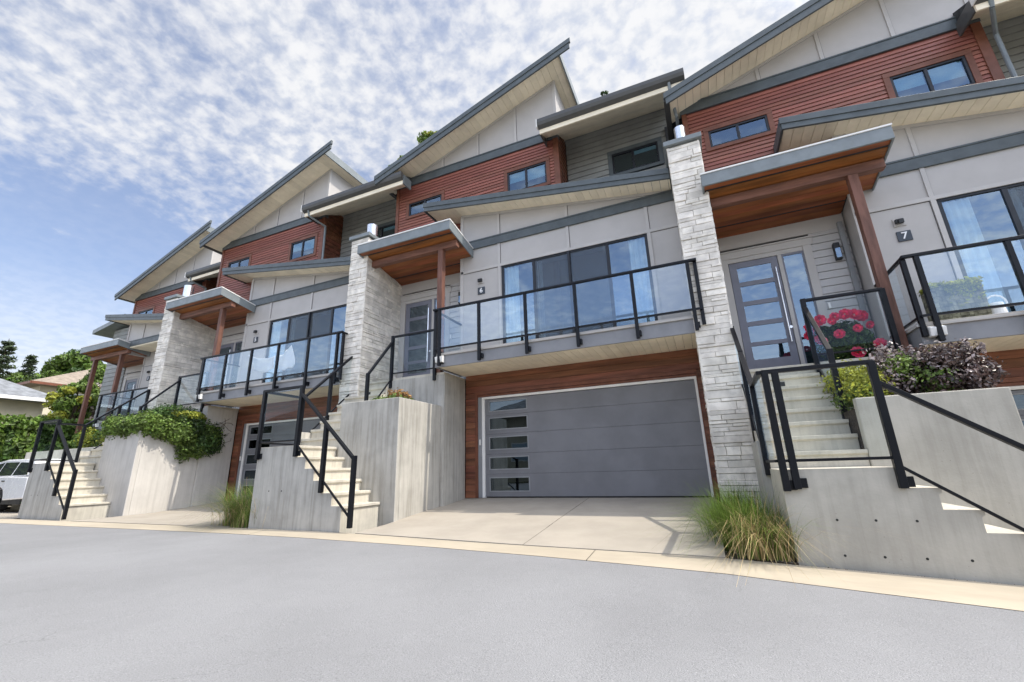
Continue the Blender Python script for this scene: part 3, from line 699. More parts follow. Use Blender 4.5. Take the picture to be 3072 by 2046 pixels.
    m = MB(); zs = [gz+0.02, 0.0, 0.42, 0.845, 1.235, 1.61]; zs[1] = -0.135
    zs = [gz+0.02, -0.10, 0.335, 0.785, 1.225, 1.60]
    wins = []
    for a, b in zip(zs, zs[1:]):
        h = b-a; w0, w1 = a+h*0.26, a+h*0.82
        m.box(-4.70, -4.575, yb2+0.05, yb2+0.085, a+0.0015, b-0.0015); m.box(-3.645, -0.045, yb2+0.05, yb2+0.085, a+0.0015, b-0.0015)
        m.box(-4.575, -3.645, yb2+0.05, yb2+0.085, a+0.0015, w0); m.box(-4.575, -3.645, yb2+0.05, yb2+0.085, w1, b-0.0015)
        wins.append((w0, w1))
    G = m.build('garage_door', 'garage_panel', H, 0.003)
    for a, b in wins:
        w = B('window', 'grey_metal', G, (-4.60, -3.62, yb2+0.043, yb2+0.05, a-0.022, a), (-4.60, -3.62, yb2+0.043, yb2+0.05, b, b+0.022), (-4.60, -4.575, yb2+0.043, yb2+0.05, a, b), (-3.645, -3.62, yb2+0.043, yb2+0.05, a, b))
        B('pane', 'garage_glass', w, (-4.575, -3.645, yb2+0.06, yb2+0.066, a, b))
    B('keypad', 'white_trim', H, (-4.835, -4.80, yb2-0.0, yb2+0.02, 0.55, 0.68), bevel=0.004)
    return H
material('grey_fascia', (0.24, 0.243, 0.255), 0.5, 0.05, 3)

O7, O6, O5, O4 = (8.288, -0.136, -0.668), (0, 0, 0), (-8.28, 0.041, -0.075), (-16.178, 1.153, -0.305)
h7 = townhouse('townhouse', O7, 'nearest townhouse at the right, numbered 7, with pink roses by its door', '7', 6.72, -8.20, 0.70, seed=3)
h6 = townhouse('townhouse', O6, 'middle townhouse with the wide grey garage door in full view', '6', 6.12, -8.13, 0.70, seed=5, RX=0.115)
h5 = townhouse('townhouse', O5, 'townhouse with a white cloth on its balcony and ivy spilling beside its garage', '5', 6.02, -8.16, 1.15, seed=9, RX=0.18)
h4 = townhouse('townhouse', O4, 'farthest townhouse at the left end, its porch roof on two timber posts', '3', 6.0, -8.2, 0.70, end_unit=True, seed=11, RX=-0.20)

# ------------------------------------------------------------------ entrance stairs, planters, railings
def ground(x): return float(np.interp(x, [-60, -16, -6, 0, .7, 2.4, 6, 40], [-.80, -.85, -.9, -.985, -1.02, -1.1, -1.25, -1.6]))
def steps_poly(n, u0, z0, tread, rise, base):
    """outline of a flight: u falls away from u0 while z drops; returns points of the stepped top, nosings overhanging"""
    pts = []; u, z = u0, z0
    for i in range(n+1):
        pts += [(u, z), (u, z-0.045), (u-0.03, z-0.065), (u-0.03, z-rise)]
        u += tread; z -= rise
    return pts
def entrance(off, SY, LX0, LX1, tread, zl, glabel, flabel, plabel, rlabel, planter_right, UR, mat_pl='concrete', mat_face='concrete', soil_drop=0.12):
    ox, oy, oz = off
    gx = lambda x: ground(x+ox)-oz-0.12
    PF = SY+0.92                                   # planter front / first riser of the upper flight
    rise = (2.16-zl)/8
    St = thing('entrance_stairs', glabel, 'stairs', off)
    # lower flight with its landing
    g0 = gx(LX0); top = steps_poly(5, LX1, zl, tread, rise, g0)
    xe = LX1+5*tread-0.03
    nstep = 'streaked'
    poly = [(LX0, g0), (xe, g0)]+[p for p in reversed(top)]+[(LX0, zl)]
    # drop last undercut into the ground cleanly
    m = MB(); m.prism_y(poly, SY, PF)
    nf = len(m.f)-len(poly)
    m.m = [0]*nf+[1]*len(poly)
    m.build('lower_flight', [mat_face, 'concrete_smooth'], St, 0.006)
    m = MB()
    for i, xx in enumerate(np.linspace(LX0+0.45, LX1+0.1, 3)): pass
    for zz_, n_ in (((zl-0.50, 3), (zl-0.83, 4)) if off is O7 else ((zl-0.78, 2),)):
        for i in range(n_):
            xx = LX0+0.42+i*0.32
            m.tube((xx, SY-0.002, zz_), (xx, SY+0.01, zz_), 0.012, n=10)
    m.build('tie_hole', 'weep', St)
    # upper flight
    UL = LX0+0.02
    ut = (8.27-oy*0-PF)/7.0 if False else 0.222
    pts = [(8.6, gx(UL)), (PF+0.001, gx(UL)), (PF+0.001, zl)]
    y, z = PF, zl
    prof = []
    for i in range(8):
        z2 = z+rise
        prof += [(y+0.03, z), (y+0.03, z2-0.065), (y, z2-0.045), (y, z2)]
        y += ut; z = z2
    ytop = y-ut
    pts = [(PF+0.03, gx(UL))]+prof+[(9.47, 2.16), (9.47, gx(UL))]
    m = MB(); m.prism_x(list(reversed(pts)), UL+0.0, UR)
    m.build('upper_flight', 'concrete_smooth', St, 0.005)
    B('stair_wall', 'concrete', St, (UL-0.11, UL-0.002, PF+0.002, PF+0.75, gx(UL), zl+0.35), bevel=0.005)
    B('step_light', 'dark_plastic', St, (UL+0.42, UL+0.56, ytop-ut+0.022, ytop-ut+0.032, 2.16-rise-0.16, 2.16-rise-0.09))
    # porch slab and its wall
    PR = max(planter_right+0.06, -5.192)
    B('porch_wall', mat_pl, St, (UR+0.002, PR, 8.19, 9.12, gx(PR), 2.10), bevel=0.006)
    B('porch_slab', 'concrete_smooth', St, (UR+0.002, PR-0.03, 8.21, 9.47, 2.102, 2.16), bevel=0.004)
    # planter box
    P = thing('planter_box', plabel, 'planter', off)
    pr = planter_right; wl = 0.12; ht = 1.39
    m = MB(); gp = gx(pr)
    m.box(UR+0.004, pr, PF, PF+wl, gp, ht); m.box(pr-wl, pr, PF+wl, 8.185, gp, ht)
    m.build('planter_wall', mat_pl, P, 0.012)
    B('soil', 'soil', P, (UR+0.006, pr-wl, PF+wl, 8.185, gp, ht-soil_drop))
    # railings
    R = thing('stair_railing', rlabel, 'railing', off)
    def post(x, y, z0, z1, plate=0):
        m = MB(); m.box(x-0.034, x+0.034, y-0.034, y+0.034, z0, z1)
        if plate: m.box(x+0.02, x+0.10, y+0.01, y+0.028, z0+0.01, z0+0.11)
        m.build('post', 'black_metal', R, 0.005)
    def rail(nm, pts, w=0.065, h=0.045):
        m = MB()
        for a, b in zip(pts, pts[1:]): m.bar(a, b, w, h)
        m.build(nm, 'black_metal', R, 0.005)
    yf = SY-0.03
    zt = zl+1.06
    xl = LX0+0.03; xr = LX1-0.03
    xend = LX1+1.34*(tread/0.228)
    drop = (xend-xr)/tread*rise
    post(xl, yf, zl-0.22, zt, 1); post(xr, yf, zl-0.20, zt+0.02, 1)
    if off is O7: post(xl+0.10, yf, zl-0.20, zt, 1)
    xm = (xr+xend)/2
    hd = 0.12
    if off is O7: xend, xm, hd = -4.86, -5.585, 0.20
    drop = (xend-xr)/tread*rise; dm = (xm-xr)/tread*rise
    post(xm, yf, zl-0.20-dm, zt-hd-dm); post(xend, yf, zl-drop-0.12, zt-hd-drop+0.06)
    rail('top_rail', [(xl-0.03, yf, zt+0.01), (xr+0.02, yf, zt+0.01)])
    rail('top_rail', [(xr, yf, zt-hd), (xend, yf, zt-hd-drop)])
    rail('bottom_rail', [(xl, yf, zl+0.09), (xr, yf, zl+0.09)], 0.03, 0.03)
    rail('bottom_rail', [(xr, yf, zl+0.02), (xend, yf, zl+0.02-drop)], 0.03, 0.03)
    B('glass_panel', 'guard_glass', R, (xl+0.05, xr-0.04, yf-0.006, yf+0.006, zl+0.11, zt-0.02))
    # left side, level then climbing
    xs = LX0-0.02
    y1, y2, y3 = PF-0.02, PF+0.70, PF+1.36
    s = rise/ut; zb = lambda y: zl+max(0, (y-y1))*s
    for y, a in ((y1, 0.07), (y2, 0.03), (y3, 0.02)): post(xs, y, zb(y)+a-0.15, zb(y)+1.08)
    rail('top_rail', [(xs, yf, zt+0.01), (xs, y1, zt+0.01)]); rail('top_rail', [(xs, y1, zb(y1)+1.06), (xs, y3, zb(y3)+1.06)])
    rail('bottom_rail', [(xs, yf, zl+0.09), (xs, y1, zl+0.09)], 0.03, 0.03); rail('bottom_rail', [(xs, y1, zb(y1)+0.12), (xs, y3, zb(y3)+0.12)], 0.03, 0.03)
    B('glass_panel', 'guard_glass', R, (xs-0.006, xs+0.006, yf+0.05, y1-0.04, zl+0.11, zt-0.02))
    for a, b in ((y1+.04, y2-.04), (y2+.04, y3-.04)):
        m = MB(); m.prism_x([(a, zb(a)+0.15), (b, zb(b)+0.15), (b, zb(b)+1.03), (a, zb(a)+1.03)], xs-0.006, xs+0.006); m.build('glass_panel', 'guard_glass', R)
    # right side of the upper flight and the porch guard
    xg = UR+0.03; ya, yb_ = 7.39+(PF-6.72), 8.18
    za, zb2 = zb(ya), zb(yb_-0.06)
    post(xg, ya, za+0.0, za+0.98); post(xg, yb_, 1.92, 3.22)
    rail('top_rail', [(xg, ya, za+0.95), (xg, yb_, 3.08)]); rail('bottom_rail', [(xg, ya, za+0.05), (xg, yb_, 2.14)], 0.03, 0.03)
    m = MB(); m.prism_x([(ya+.04, za+0.12), (yb_-.04, 2.14), (yb_-.04, 3.02), (ya+.04, za+0.92)], xg-0.006, xg+0.006); m.build('glass_panel', 'guard_glass', R)
    xq = -5.46
    post(xq, yb_, 1.98, 3.20); rail('top_rail', [(xg-0.02, yb_, 3.19), (xq, yb_, 3.19)]); rail('bottom_rail', [(xg, yb_, 2.27), (xq, yb_, 2.27)], 0.03, 0.03)
    B('glass_panel', 'guard_glass', R, (xg+0.04, xq-0.04, yb_-0.006, yb_+0.006, 2.29, 3.17))
    return dict(UR=UR, PF=PF, pr=pr, off=off, zl=zl)
e7 = entrance(O7, 5.786, -7.60, -6.55, 0.26, 0.58,
     'concrete entrance stairs at the right edge, nearest the camera, with round tie holes', '', 'grey concrete planter at the right, holding lime and purple bushes',
     'black metal and glass railing of the stairs nearest the camera', -5.12, -6.54, 'concrete_blotched', 'concrete_blotched')
e6 = entrance(O6, 5.80, -7.78, -6.73, 0.228, 0.52,
     'streaky grey concrete stairs left of the wide garage door, between the two driveways', '', 'bare-sided concrete planter left of the wide garage door, a small orange-tipped shrub in it',
     'black railing zigzagging over the middle concrete stairs', -5.27, -6.72, 'concrete')
e5 = entrance(O5, 5.70, -8.0, -7.05, 0.235, 0.56,
     'concrete entrance stairs at the far left beside the white car', '', 'pale rendered planter with green ivy spilling over its rim',
     'black railing of the far left stairs by the hedge', -5.25, -6.87, 'stucco')

# ------------------------------------------------------------------ ground, road, drive
def struct(o): o['kind'] = 'structure'; return o
xs_ = [-60, -40, -30, -22, -16, -12, -9, -6, -4, -2, -.7, .3, 1.1, 2, 3.5, 6, 12, 40]
outer = lambda x: float(np.interp(x, [-60, -15.5, -8, -3.5, -1.9, -.7, .3, 1.1, 2, 6, 40], [5.15, 5.20, 5.40, 5.33, 5.22, 5.10, 4.98, 4.90, 4.82, 4.5, 3.0]))
inner = lambda x: float(np.interp(x, [-60, -16.8, -7.7, -5.4, -2.8, 0.7, 2.4, 6, 40], [5.60, 5.60, 5.79, 5.78, 5.64, 5.60, 5.62, 5.6, 5.6]))
XX = [x for x in np.linspace(-60, 40, 201)]
def strip_mesh(name, mat, fa, fb, za, zb, nv=1, th=0.0):
    m = MB(); vs = []; fs = []
    for x in XX:
        for j in range(nv+1):
            t = j/nv; ya, yb = fa(x), fb(x)
            vs.append((x, ya+(yb-ya)*t, za(x)+(zb(x)-za(x))*t))
    n = nv+1
    for i in range(len(XX)-1):
        for j in range(nv): fs.append((i*n+j, (i+1)*n+j, (i+1)*n+j+1, i*n+j+1))
    m.add(vs, fs); return struct(m.build(name, mat))
strip_mesh('road', 'asphalt', lambda x: -11.0, outer, lambda x: ground(x)-0.10, lambda x: ground(x)-0.034, 8)
strip_mesh('kerb_strip', 'gutter_strip', outer, lambda x: inner(x)-0.012, lambda x: ground(x)-0.030, lambda x: ground(x)+0.004, 3)
strip_mesh('ground', 'earth', lambda x: -400.0, lambda x: 600.0, lambda x: -1.75, lambda x: -1.35, 2)
m = MB()
for x in np.arange(-24.6, 8, 5.8):
    a = (x, outer(x), ground(x)-0.024); b = (x+0.007, outer(x), ground(x)-0.024); c = (x+0.007, inner(x)-0.014, ground(x)+0.0075); d = (x, inner(x)-0.014, ground(x)+0.0075)
    m.add([a, b, c, d, *[(q[0], q[1], q[2]-0.03) for q in (a, b, c, d)]], [(0, 1, 2, 3), (0, 4, 5, 1)])
struct(m.build('kerb_joint', 'weep'))
m = MB(); m.add([(-900, -900, -1.80), (900, -900, -1.80), (900, 900, -1.80), (-900, 900, -1.80)], [(0, 1, 2, 3)]); struct(m.build('terrain', 'earth'))
m = MB(); m.box(-40, -25.5, 6.0, 30, -1.3, 0.3); struct(m.build('lawn', 'earth'))
m = MB(); m.box(-40, 40, -11.6, -11.0, -1.6, -0.9); m.box(-60, 60, -40, -11.6, -1.6, -1.0); struct(m.build('verge', 'earth'))
def drive(ox, x0, x1, yf, zg, dark_line):
    m = MB(); n = 6
    def zz_(y): return float(np.interp(y, [yf, 7.4, 7.83, 9.3], [ground(ox)+0.01, zg-0.17, zg-0.135, zg]))
    gap = 0.008
    secs = [(x0, dark_line-gap/2), (dark_line+gap/2, x1)]
    for a, b in secs:
        ys = [inner((a+b)/2)+0.0, 6.5, 7.4, 7.83-gap/2]
        ys2 = [7.83+gap/2, 8.5, 9.3]
        for seq in (ys, ys2):
            vs = []; fs = []
            for y in seq:
                for xx in (a, b):
                    yy = inner(xx) if y == ys[0] else y
                    zt = ground(xx)+0.012 if y == ys[0] else zz_(y)
                    vs.append((xx, yy, zt))
            k = len(seq)
            vs += [(p[0], p[1], p[2]-0.12) for p in vs]
            for i in range(k-1):
                fs.append((2*i, 2*i+1, 2*i+3, 2*i+2))
            fs += [(0, 2*k, 2*k+1, 1)]
            m.add(vs, fs)
    return struct(m.build('driveway', 'driveway'))
drive(-2.6, -5.268, 0.02, 5.7, -0.60, -2.35)
drive(-11, -13.52, -8.28, 5.7, -0.66, -10.9)
drive(5, 3.17, 8.3, 5.6, -1.0, 5.9)
drive(-19, -22.0, -16.1, 5.7, -0.70, -19.1)
m = MB(); m.box(0.02, 0.69, 5.60, 8.0, -1.4, -1.0); struct(m.build('planting_bed', 'soil'))
m = MB(); m.box(-8.28, -7.79, 5.78, 8.0, -1.4, -0.89); struct(m.build('planting_bed', 'soil'))
m = MB(); m.box(-60, -22, 5.62, 12, -1.3, -0.83); struct(m.build('pavement', 'driveway'))

# grit and loose pebbles gathered along the foot of the stair blocks and the beds
g = MB()
def pebble(x, y, z, q):
    a = rnd.uniform(0, 3); c, s_ = math.cos(a)*q, math.sin(a)*q; h = q*rnd.uniform(.5, .9)
    g.add([(x+c, y+s_, z), (x-s_, y+c, z), (x-c, y-s_, z), (x+s_*1.2, y-c, z), (x, y, z+h), (x+c*.4, y+s_*.5, z+h*.9)], [(0, 1, 5), (1, 4, 5), (1, 2, 4), (2, 3, 4), (3, 0, 5), (3, 5, 4)])
for a, b, n in ((0.7, 4.5, 420), (-7.8, -5.4, 160), (-16.2, -14.0, 90)):
    for _ in range(n):
        x = rnd.uniform(a, b); y = (5.645 if a > 0 else (5.795 if a > -10 else 5.735))-abs(rnd.gauss(0, 0.018))-0.003
        pebble(x, y, ground(x)-0.004, rnd.uniform(0.003, 0.011))
for _ in range(420): pebble(rnd.uniform(0.03, 0.68), rnd.uniform(5.6, 7.9), -1.0, rnd.uniform(0.005, 0.02))
for _ in range(260): pebble(rnd.uniform(-8.26, -7.8), rnd.uniform(5.8, 7.9), -0.89, rnd.uniform(0.005, 0.02))
go_ = g.build('gravel', 'gravel'); go_['kind'] = 'stuff'; go_['label'] = 'loose grit and pebbles along the foot of the concrete stairs'
# ------------------------------------------------------------------ foliage
def rot_rand(n):
    q = nr.normal(size=(n, 3)); q /= np.linalg.norm(q, axis=1, keepdims=True)
    r = nr.normal(size=(n, 3)); r -= (r*q).sum(1, keepdims=True)*q; r /= np.linalg.norm(r, axis=1, keepdims=True)
    return q, r
def leaves(m, P, size, mi=0, aspect=1.7, up=0.0, out=None):
    n = len(P); a, b = rot_rand(n)
    if out is not None:
        nrm = np.asarray(out)+nr.normal(size=(n, 3))*0.55; nrm /= np.linalg.norm(nrm, axis=1, keepdims=True)
        a = nr.normal(size=(n, 3)); a -= (a*nrm).sum(1, keepdims=True)*nrm; a /= np.linalg.norm(a, axis=1, keepdims=True); b = np.cross(nrm, a)
    s = size*nr.uniform(0.6, 1.3, (n, 1)); c = np.cross(a, b)
    A = P-a*s*aspect/2; C = P+a*s*aspect/2; Bq = P+b*s/2+c*s*0.18; D = P-b*s/2+c*s*0.18
    base = len(m.v); V = np.stack([A, Bq, C, D], 1).reshape(-1, 3)
    m.v += [tuple(p) for p in V.tolist()]
    m.f += [(base+4*i, base+4*i+1, base+4*i+2, base+4*i+3) for i in range(n)]; m.m += [mi]*n
def blob_points(c, r, n, shell=0.55, lumps=6, flat=None):
    """points in the outer shell of a lumpy ellipsoid, with outward normals"""
    d = nr.normal(size=(n, 3)); d /= np.linalg.norm(d, axis=1, keepdims=True)
    L = nr.normal(size=(lumps, 3)); L /= np.linalg.norm(L, axis=1, keepdims=True)
    k = np.max(np.clip(d@L.T, 0, 1)**4, axis=1)
    rad = (0.78+0.30*k)*(shell+(1-shell)*nr.uniform(0, 1, n)**0.5)
    return np.asarray(c)+d*rad[:, None]*np.asarray(r), d
def shrub(name, label, cat, clumps, mats, leaf, group=None, stems=True, loc=(0, 0, 0), parts=None):
    m = MB()
    for (c, r, n, mi) in clumps:
        P, d = blob_points(c, r, n, 0.35); P = P+nr.normal(size=P.shape)*np.asarray(r)*0.16; leaves(m, P, leaf, mi, out=d)
    T = thing(name, label, cat, loc, group)
    o = m.build('foliage', mats, T)
    if stems:
        s = MB()
        bs_ = [(c[0], c[1], c[2]-r[2]) for (c, r, n, mi) in clumps[:10]]
        for a_, b_ in zip(bs_, bs_[1:]): s.tube(a_, b_, 0.01, 0.01, 5)
        for (c, r, n, mi) in clumps[:10]:
            b = (c[0]+rnd.uniform(-.05, .05), c[1], c[2]-r[2]*1.0)
            for _ in range(3): s.tube(b, (c[0]+rnd.uniform(-.5, .5)*r[0], c[1]+rnd.uniform(-.5, .5)*r[1], c[2]+r[2]*0.3), 0.012, 0.004, 5)
        s.build('stem', 'bark', T)
    return T
# ivy over the far planter
cl = []
x0, x1 = O5[0]+e5['UR']+0.08, O5[0]+e5['pr']
for i in range(12):
    t = i/11; cl.append(((x0+(x1-x0)*t, 6.74+rnd.uniform(-.1, .06), 1.40+rnd.uniform(-.05, .10)), (0.26, 0.24, 0.25), 850, 0))
for i in range(12):
    t = i/11; y = 6.75+t*0.9; cl.append(((x1+rnd.uniform(-.05, .10), y, 1.42-t*0.18+rnd.uniform(-.05, .05)), (0.22, 0.22, 0.24+0.12*t), 700, 1 if rnd.random() < .3 else 0))
for i in range(16):
    t = i/15; y = 7.5+t*1.05; cl.append(((x1+rnd.uniform(.0, .20), y+rnd.uniform(-.08, .08), 1.20-t*0.05+rnd.uniform(-.50, .3)), (0.24, 0.26, 0.30), 800, 1 if rnd.random() < .25+t*.5 else 0))
for i in range(12): cl.append(((x1-0.15+rnd.uniform(-.3, .1), 7.3+rnd.uniform(-.4, .7), 1.58+rnd.uniform(-.05, .2)), (0.34, 0.32, 0.26), 750, rnd.choice((0, 0, 1))))
for i in range(5): cl.append(((x1+0.02+rnd.uniform(-.1, .1), 7.75+rnd.uniform(-.35, .35), 1.72), (0.22, 0.25, 0.14), 380, 2))
shrub('ivy', 'dense green ivy spilling over the pale planter corner', 'ivy', cl, ['leaf_green', 'leaf_dark', 'leaf_lime'], 0.045)
# bare creeper twigs on the far drive wall
m = MB()
for k in range(9):
    p = Vector((x1+0.085, 8.3+rnd.uniform(0, .4), rnd.uniform(.9, 1.7))); d = Vector((0, rnd.uniform(.3, 1), rnd.uniform(-.2, .9))).normalized()
    for _ in range(7):
        q = p+d*rnd.uniform(.05, .11); q.y = min(q.y, 9.05); m.tube(p, q, 0.006, 0.005, 5); p = q; d = (d+Vector((0, rnd.uniform(-.5, .5), rnd.uniform(-.5, .5)))).normalized()
tag(m.build('creeper', 'bark'), 'bare creeper twigs climbing the pale wall beside the ivy', 'creeper')
# middle planter shrub
ux = e6['UR']
shrub('small_shrub', 'small shrub with an orange-tipped crown on the middle concrete planter', 'shrub',
      [((-5.9, 7.25, 1.38), (0.30, 0.28, 0.17), 900, 0), ((-5.65, 7.3, 1.36), (0.25, 0.25, 0.15), 600, 0), ((-6.15, 7.15, 1.36), (0.22, 0.22, 0.14), 500, 0), ((-5.85, 7.35, 1.54), (0.20, 0.2, 0.14), 420, 1), ((-5.6, 7.35, 1.5), (0.12, 0.12, 0.10), 120, 1)],
      ['leaf_green', 'leaf_orange'], 0.04)
# right planter bushes
lx = O7[0]+e7['UR']
shrub('lime_shrub', 'lime green clipped shrub beside the steps on the right planter', 'shrub',
      [((lx+0.16, 7.55, 1.02), (0.24, 0.42, 0.30), 1500, 0), ((lx+0.25, 6.95, 0.86), (0.26, 0.26, 0.24), 1100, 0), ((lx+0.36, 7.45, 1.05), (0.26, 0.32, 0.30), 1200, 0), ((lx+0.2, 7.2, 0.78), (0.3, 0.4, 0.2), 900, 1)],
      ['leaf_lime', 'leaf_green'], 0.028)
cl = []
for i in range(34):
    t = rnd.random(); cl.append(((lx+0.50+1.02*t, 6.95+rnd.uniform(-.06, .6), 0.90+rnd.uniform(-.08, .34)), (rnd.uniform(.14, .22), rnd.uniform(.14, .24), rnd.uniform(.14, .22)), 480, 0))
for i in range(14): cl.append(((lx+0.5+rnd.uniform(0, 1.0), 6.92+rnd.uniform(0, .4), 0.95+rnd.uniform(-.1, .34)), (0.2, 0.2, 0.2), 80, 1))
for i in range(9): cl.append(((lx+0.5+rnd.uniform(0, 0.8), 6.92+rnd.uniform(0, .3), 0.95+rnd.uniform(-.1, .2)), (0.2, 0.2, 0.2), 210, 2))
for i in range(22): cl.append(((lx+0.5+rnd.uniform(0, 1.05), 6.95+rnd.uniform(0, .5), 1.25+rnd.uniform(0, .12)), (0.03, 0.03, 0.12), 26, rnd.choice((0, 1))))
shrub('purple_shrub', 'dark purple-leaved shrub with scattered pale leaves on the right planter', 'shrub', cl, ['leaf_purple', 'leaf_pale', 'leaf_green'], 0.030)
# roses by door 7
T = thing('rose_bush', 'dark green rose bush with pink blooms by door 7', 'rose bush', (2.25, 8.45, 1.49))
m = MB()
for c, r, n in (((0, 0, 0.36), (0.40, 0.30, 0.36), 2600), ((0.22, 0.05, 0.34), (0.3, 0.25, 0.32), 1400), ((-.22, -.05, 0.40), (0.22, 0.2, 0.3), 900)):
    P, d = blob_points(c, r, n); leaves(m, P, 0.045, 0, out=d)
m.build('foliage', 'leaf_dark', T)
m = MB()
for _ in range(7): m.tube((0, 0, 0), (rnd.uniform(-.3, .35), rnd.uniform(-.2, .1), rnd.uniform(.4, .65)), 0.012, 0.006, 5)
m.build('stem', 'bark', T)
def bloom(loc, r):
    m = MB()
    for ring in range(4):
        k = 5+ring; rr = r*(0.25+0.25*ring); tilt = 0.25+0.35*ring
        for i in range(k):
            a = 2*math.pi*i/k+ring*.6; ca, sa = math.cos(a), math.sin(a); w = rr*0.62
            pts = []
            for u, v in ((-.5, 0), (.5, 0), (.62, .6), (.3, 1), (-.3, 1), (-.62, .6)):
                rad = rr*0.35+v*rr*math.sin(tilt); h = v*rr*math.cos(tilt)*1.1-ring*r*0.12
                pts.append((ca*rad-sa*u*w*1.4, h, sa*rad+ca*u*w*1.4))
            pts = [(x, -y, z) for x, y, z in pts]
            m.add(pts, [(0, 1, 2, 5), (5, 2, 3, 4)])
    o = m.build('flower', 'rose', T); o.location = loc; o.rotation_euler = (rnd.uniform(-.4, .5), rnd.uniform(-.4, .4), rnd.uniform(-.6, .6)); return o
for x, y, z, r in ((-.40, -.26, .62, .085), (-.27, -.30, .70, .07), (-.05, -.25, .74, .06), (.08, -.24, .76, .07), (.22, -.24, .74, .08), (.30, -.22, .70, .07), (-.33, -.34, .36, .075), (-.08, -.36, .42, .06), (.10, -.36, .10, .075), (.42, -.28, .22, .065), (.36, -.28, .52, .05), (.18, -.33, .48, .05), (-.12, -.30, .66, .05), (-.45, -.22, .48, .06)):
    bloom((x, y, z), r)

# ornamental grasses
def grass(label, cx, cy, sx, sy, base, n, hgt, lean, loc_green=0.6, group='tufts of ornamental grass'):
    m = MB()
    for i in range(n):
        x = cx+nr.normal()*sx*0.45; y = cy+nr.uniform(-sy, sy); straw = 1 if nr.random() > loc_green+0.25*(y-cy)/sy else 0
        h = hgt*nr.uniform(0.55, 1.1); a = nr.uniform(0, 2*math.pi)
        d = Vector((math.cos(a), math.sin(a), 0))+Vector(lean)+Vector(((x-cx)*1.4, (y-cy)*0.5, 0)); 
        spread = nr.uniform(0.2, 1.15) if nr.random() > .12 else nr.uniform(1.1, 1.6); p = Vector((x, y, base)); w = nr.uniform(0.002, 0.0045)*(1.2 if straw else 1)
        side = Vector((-d.y, d.x, 0)); side = side.normalized() if side.length > 1e-3 else Vector((1, 0, 0))
        vs = []; K = 6; kink = nr.random() < (0.35 if straw else 0.10)
        for k in range(K+1):
            t = k/K; q = p+Vector((0, 0, max(0.01, h*(t-0.42*spread*t*t*t))))+d*(h*spread*0.62*t*t)
            if kink and t > .6: q = q+Vector((0, 0, -h*(t-.6)*1.3))+d*(t-.6)*.25
            ww = w*(1-t*0.85)
            vs += [q-side*ww, q+side*ww]
        m.add(vs, [(2*k, 2*k+1, 2*k+3, 2*k+2) for k in range(K)], straw)
    tag(m.build('ornamental_grass', ['grass_green', 'grass_straw']), label, 'grass', group)
grass('big green grass tuft at the foot of the nearest stone pillar', 0.26, 6.95, 0.36, 0.95, -1.0, 2700, 0.85, (-0.55, -0.15, 0), 1.2)
grass('straw-coloured grass tuft leaning over the kerb beside the nearest stairs', 0.42, 6.00, 0.32, 0.40, -1.0, 1300, 0.76, (-0.15, -0.65, 0), 0.72)
grass('low bright green grass tuft left of the middle concrete stairs', -8.16, 6.45, 0.5, 0.65, -0.90, 4200, 0.95, (-0.85, -0.35, 0), 1.0)
# hedge
m = MB()
for i in range(26):
    y = 1.0+i*0.38; P, d = blob_points((-25.1+rnd.uniform(-.1, .1), y, 0.85+rnd.uniform(-.08, .10)), (0.60, 0.42, 1.62), 1000, 0.8); leaves(m, P, 0.13, 1 if i % 3 == 0 else 0, out=d)
P = np.stack([nr.uniform(-25.6, -24.6, 3000), nr.uniform(1, 11, 3000), nr.uniform(2.1, 2.58, 3000)], 1); leaves(m, P, 0.12, 0)
tag(m.build('hedge', ['leaf_hedge', 'leaf_dark']), 'clipped green hedge behind the white car at the far left', 'hedge')
# dark fence at the hedge foot
F = thing('wire_fence', 'thin dark metal fence along the front of the hedge', 'fence', (-24.25, 4, -0.8))
for k in range(6): B('fence_post', 'black_metal', F, (-0.02, 0.02, -3+k*1.3, -2.96+k*1.3, 0, 2.0))
B('fence_rail', 'black_metal', F, (-0.012, 0.012, -3, 3.6, 1.95, 1.99), (-0.012, 0.012, -3, 3.6, 0.2, 0.24))

# far left planter wall with yellow bushes
W_ = thing('garden_wall', 'low concrete garden wall behind the far left stairs', 'wall', (-19.3, 7.5, -0.9))
B('concrete_wall', 'concrete_smooth', W_, (-2.6, 2.5, 0, 0.25, 0, 1.93), bevel=0.01)
shrub('yellow_shrub', 'yellow-green shrub growing on the low wall behind the far left railing', 'shrub',
      [((-20.2+i*0.42, 8.25, 1.30+rnd.uniform(-.05, .15)), (0.34, 0.3, 0.38), 420, 0 if i % 3 else 1) for i in range(9)], ['leaf_lime', 'leaf_green'], 0.06)
shrub('low_plant', 'small dark plant on the pavement edge by the white car', 'plant',
      [((-17.6, 6.4, -0.6), (0.18, 0.18, 0.25), 300, 0)], ['leaf_dark'], 0.06)

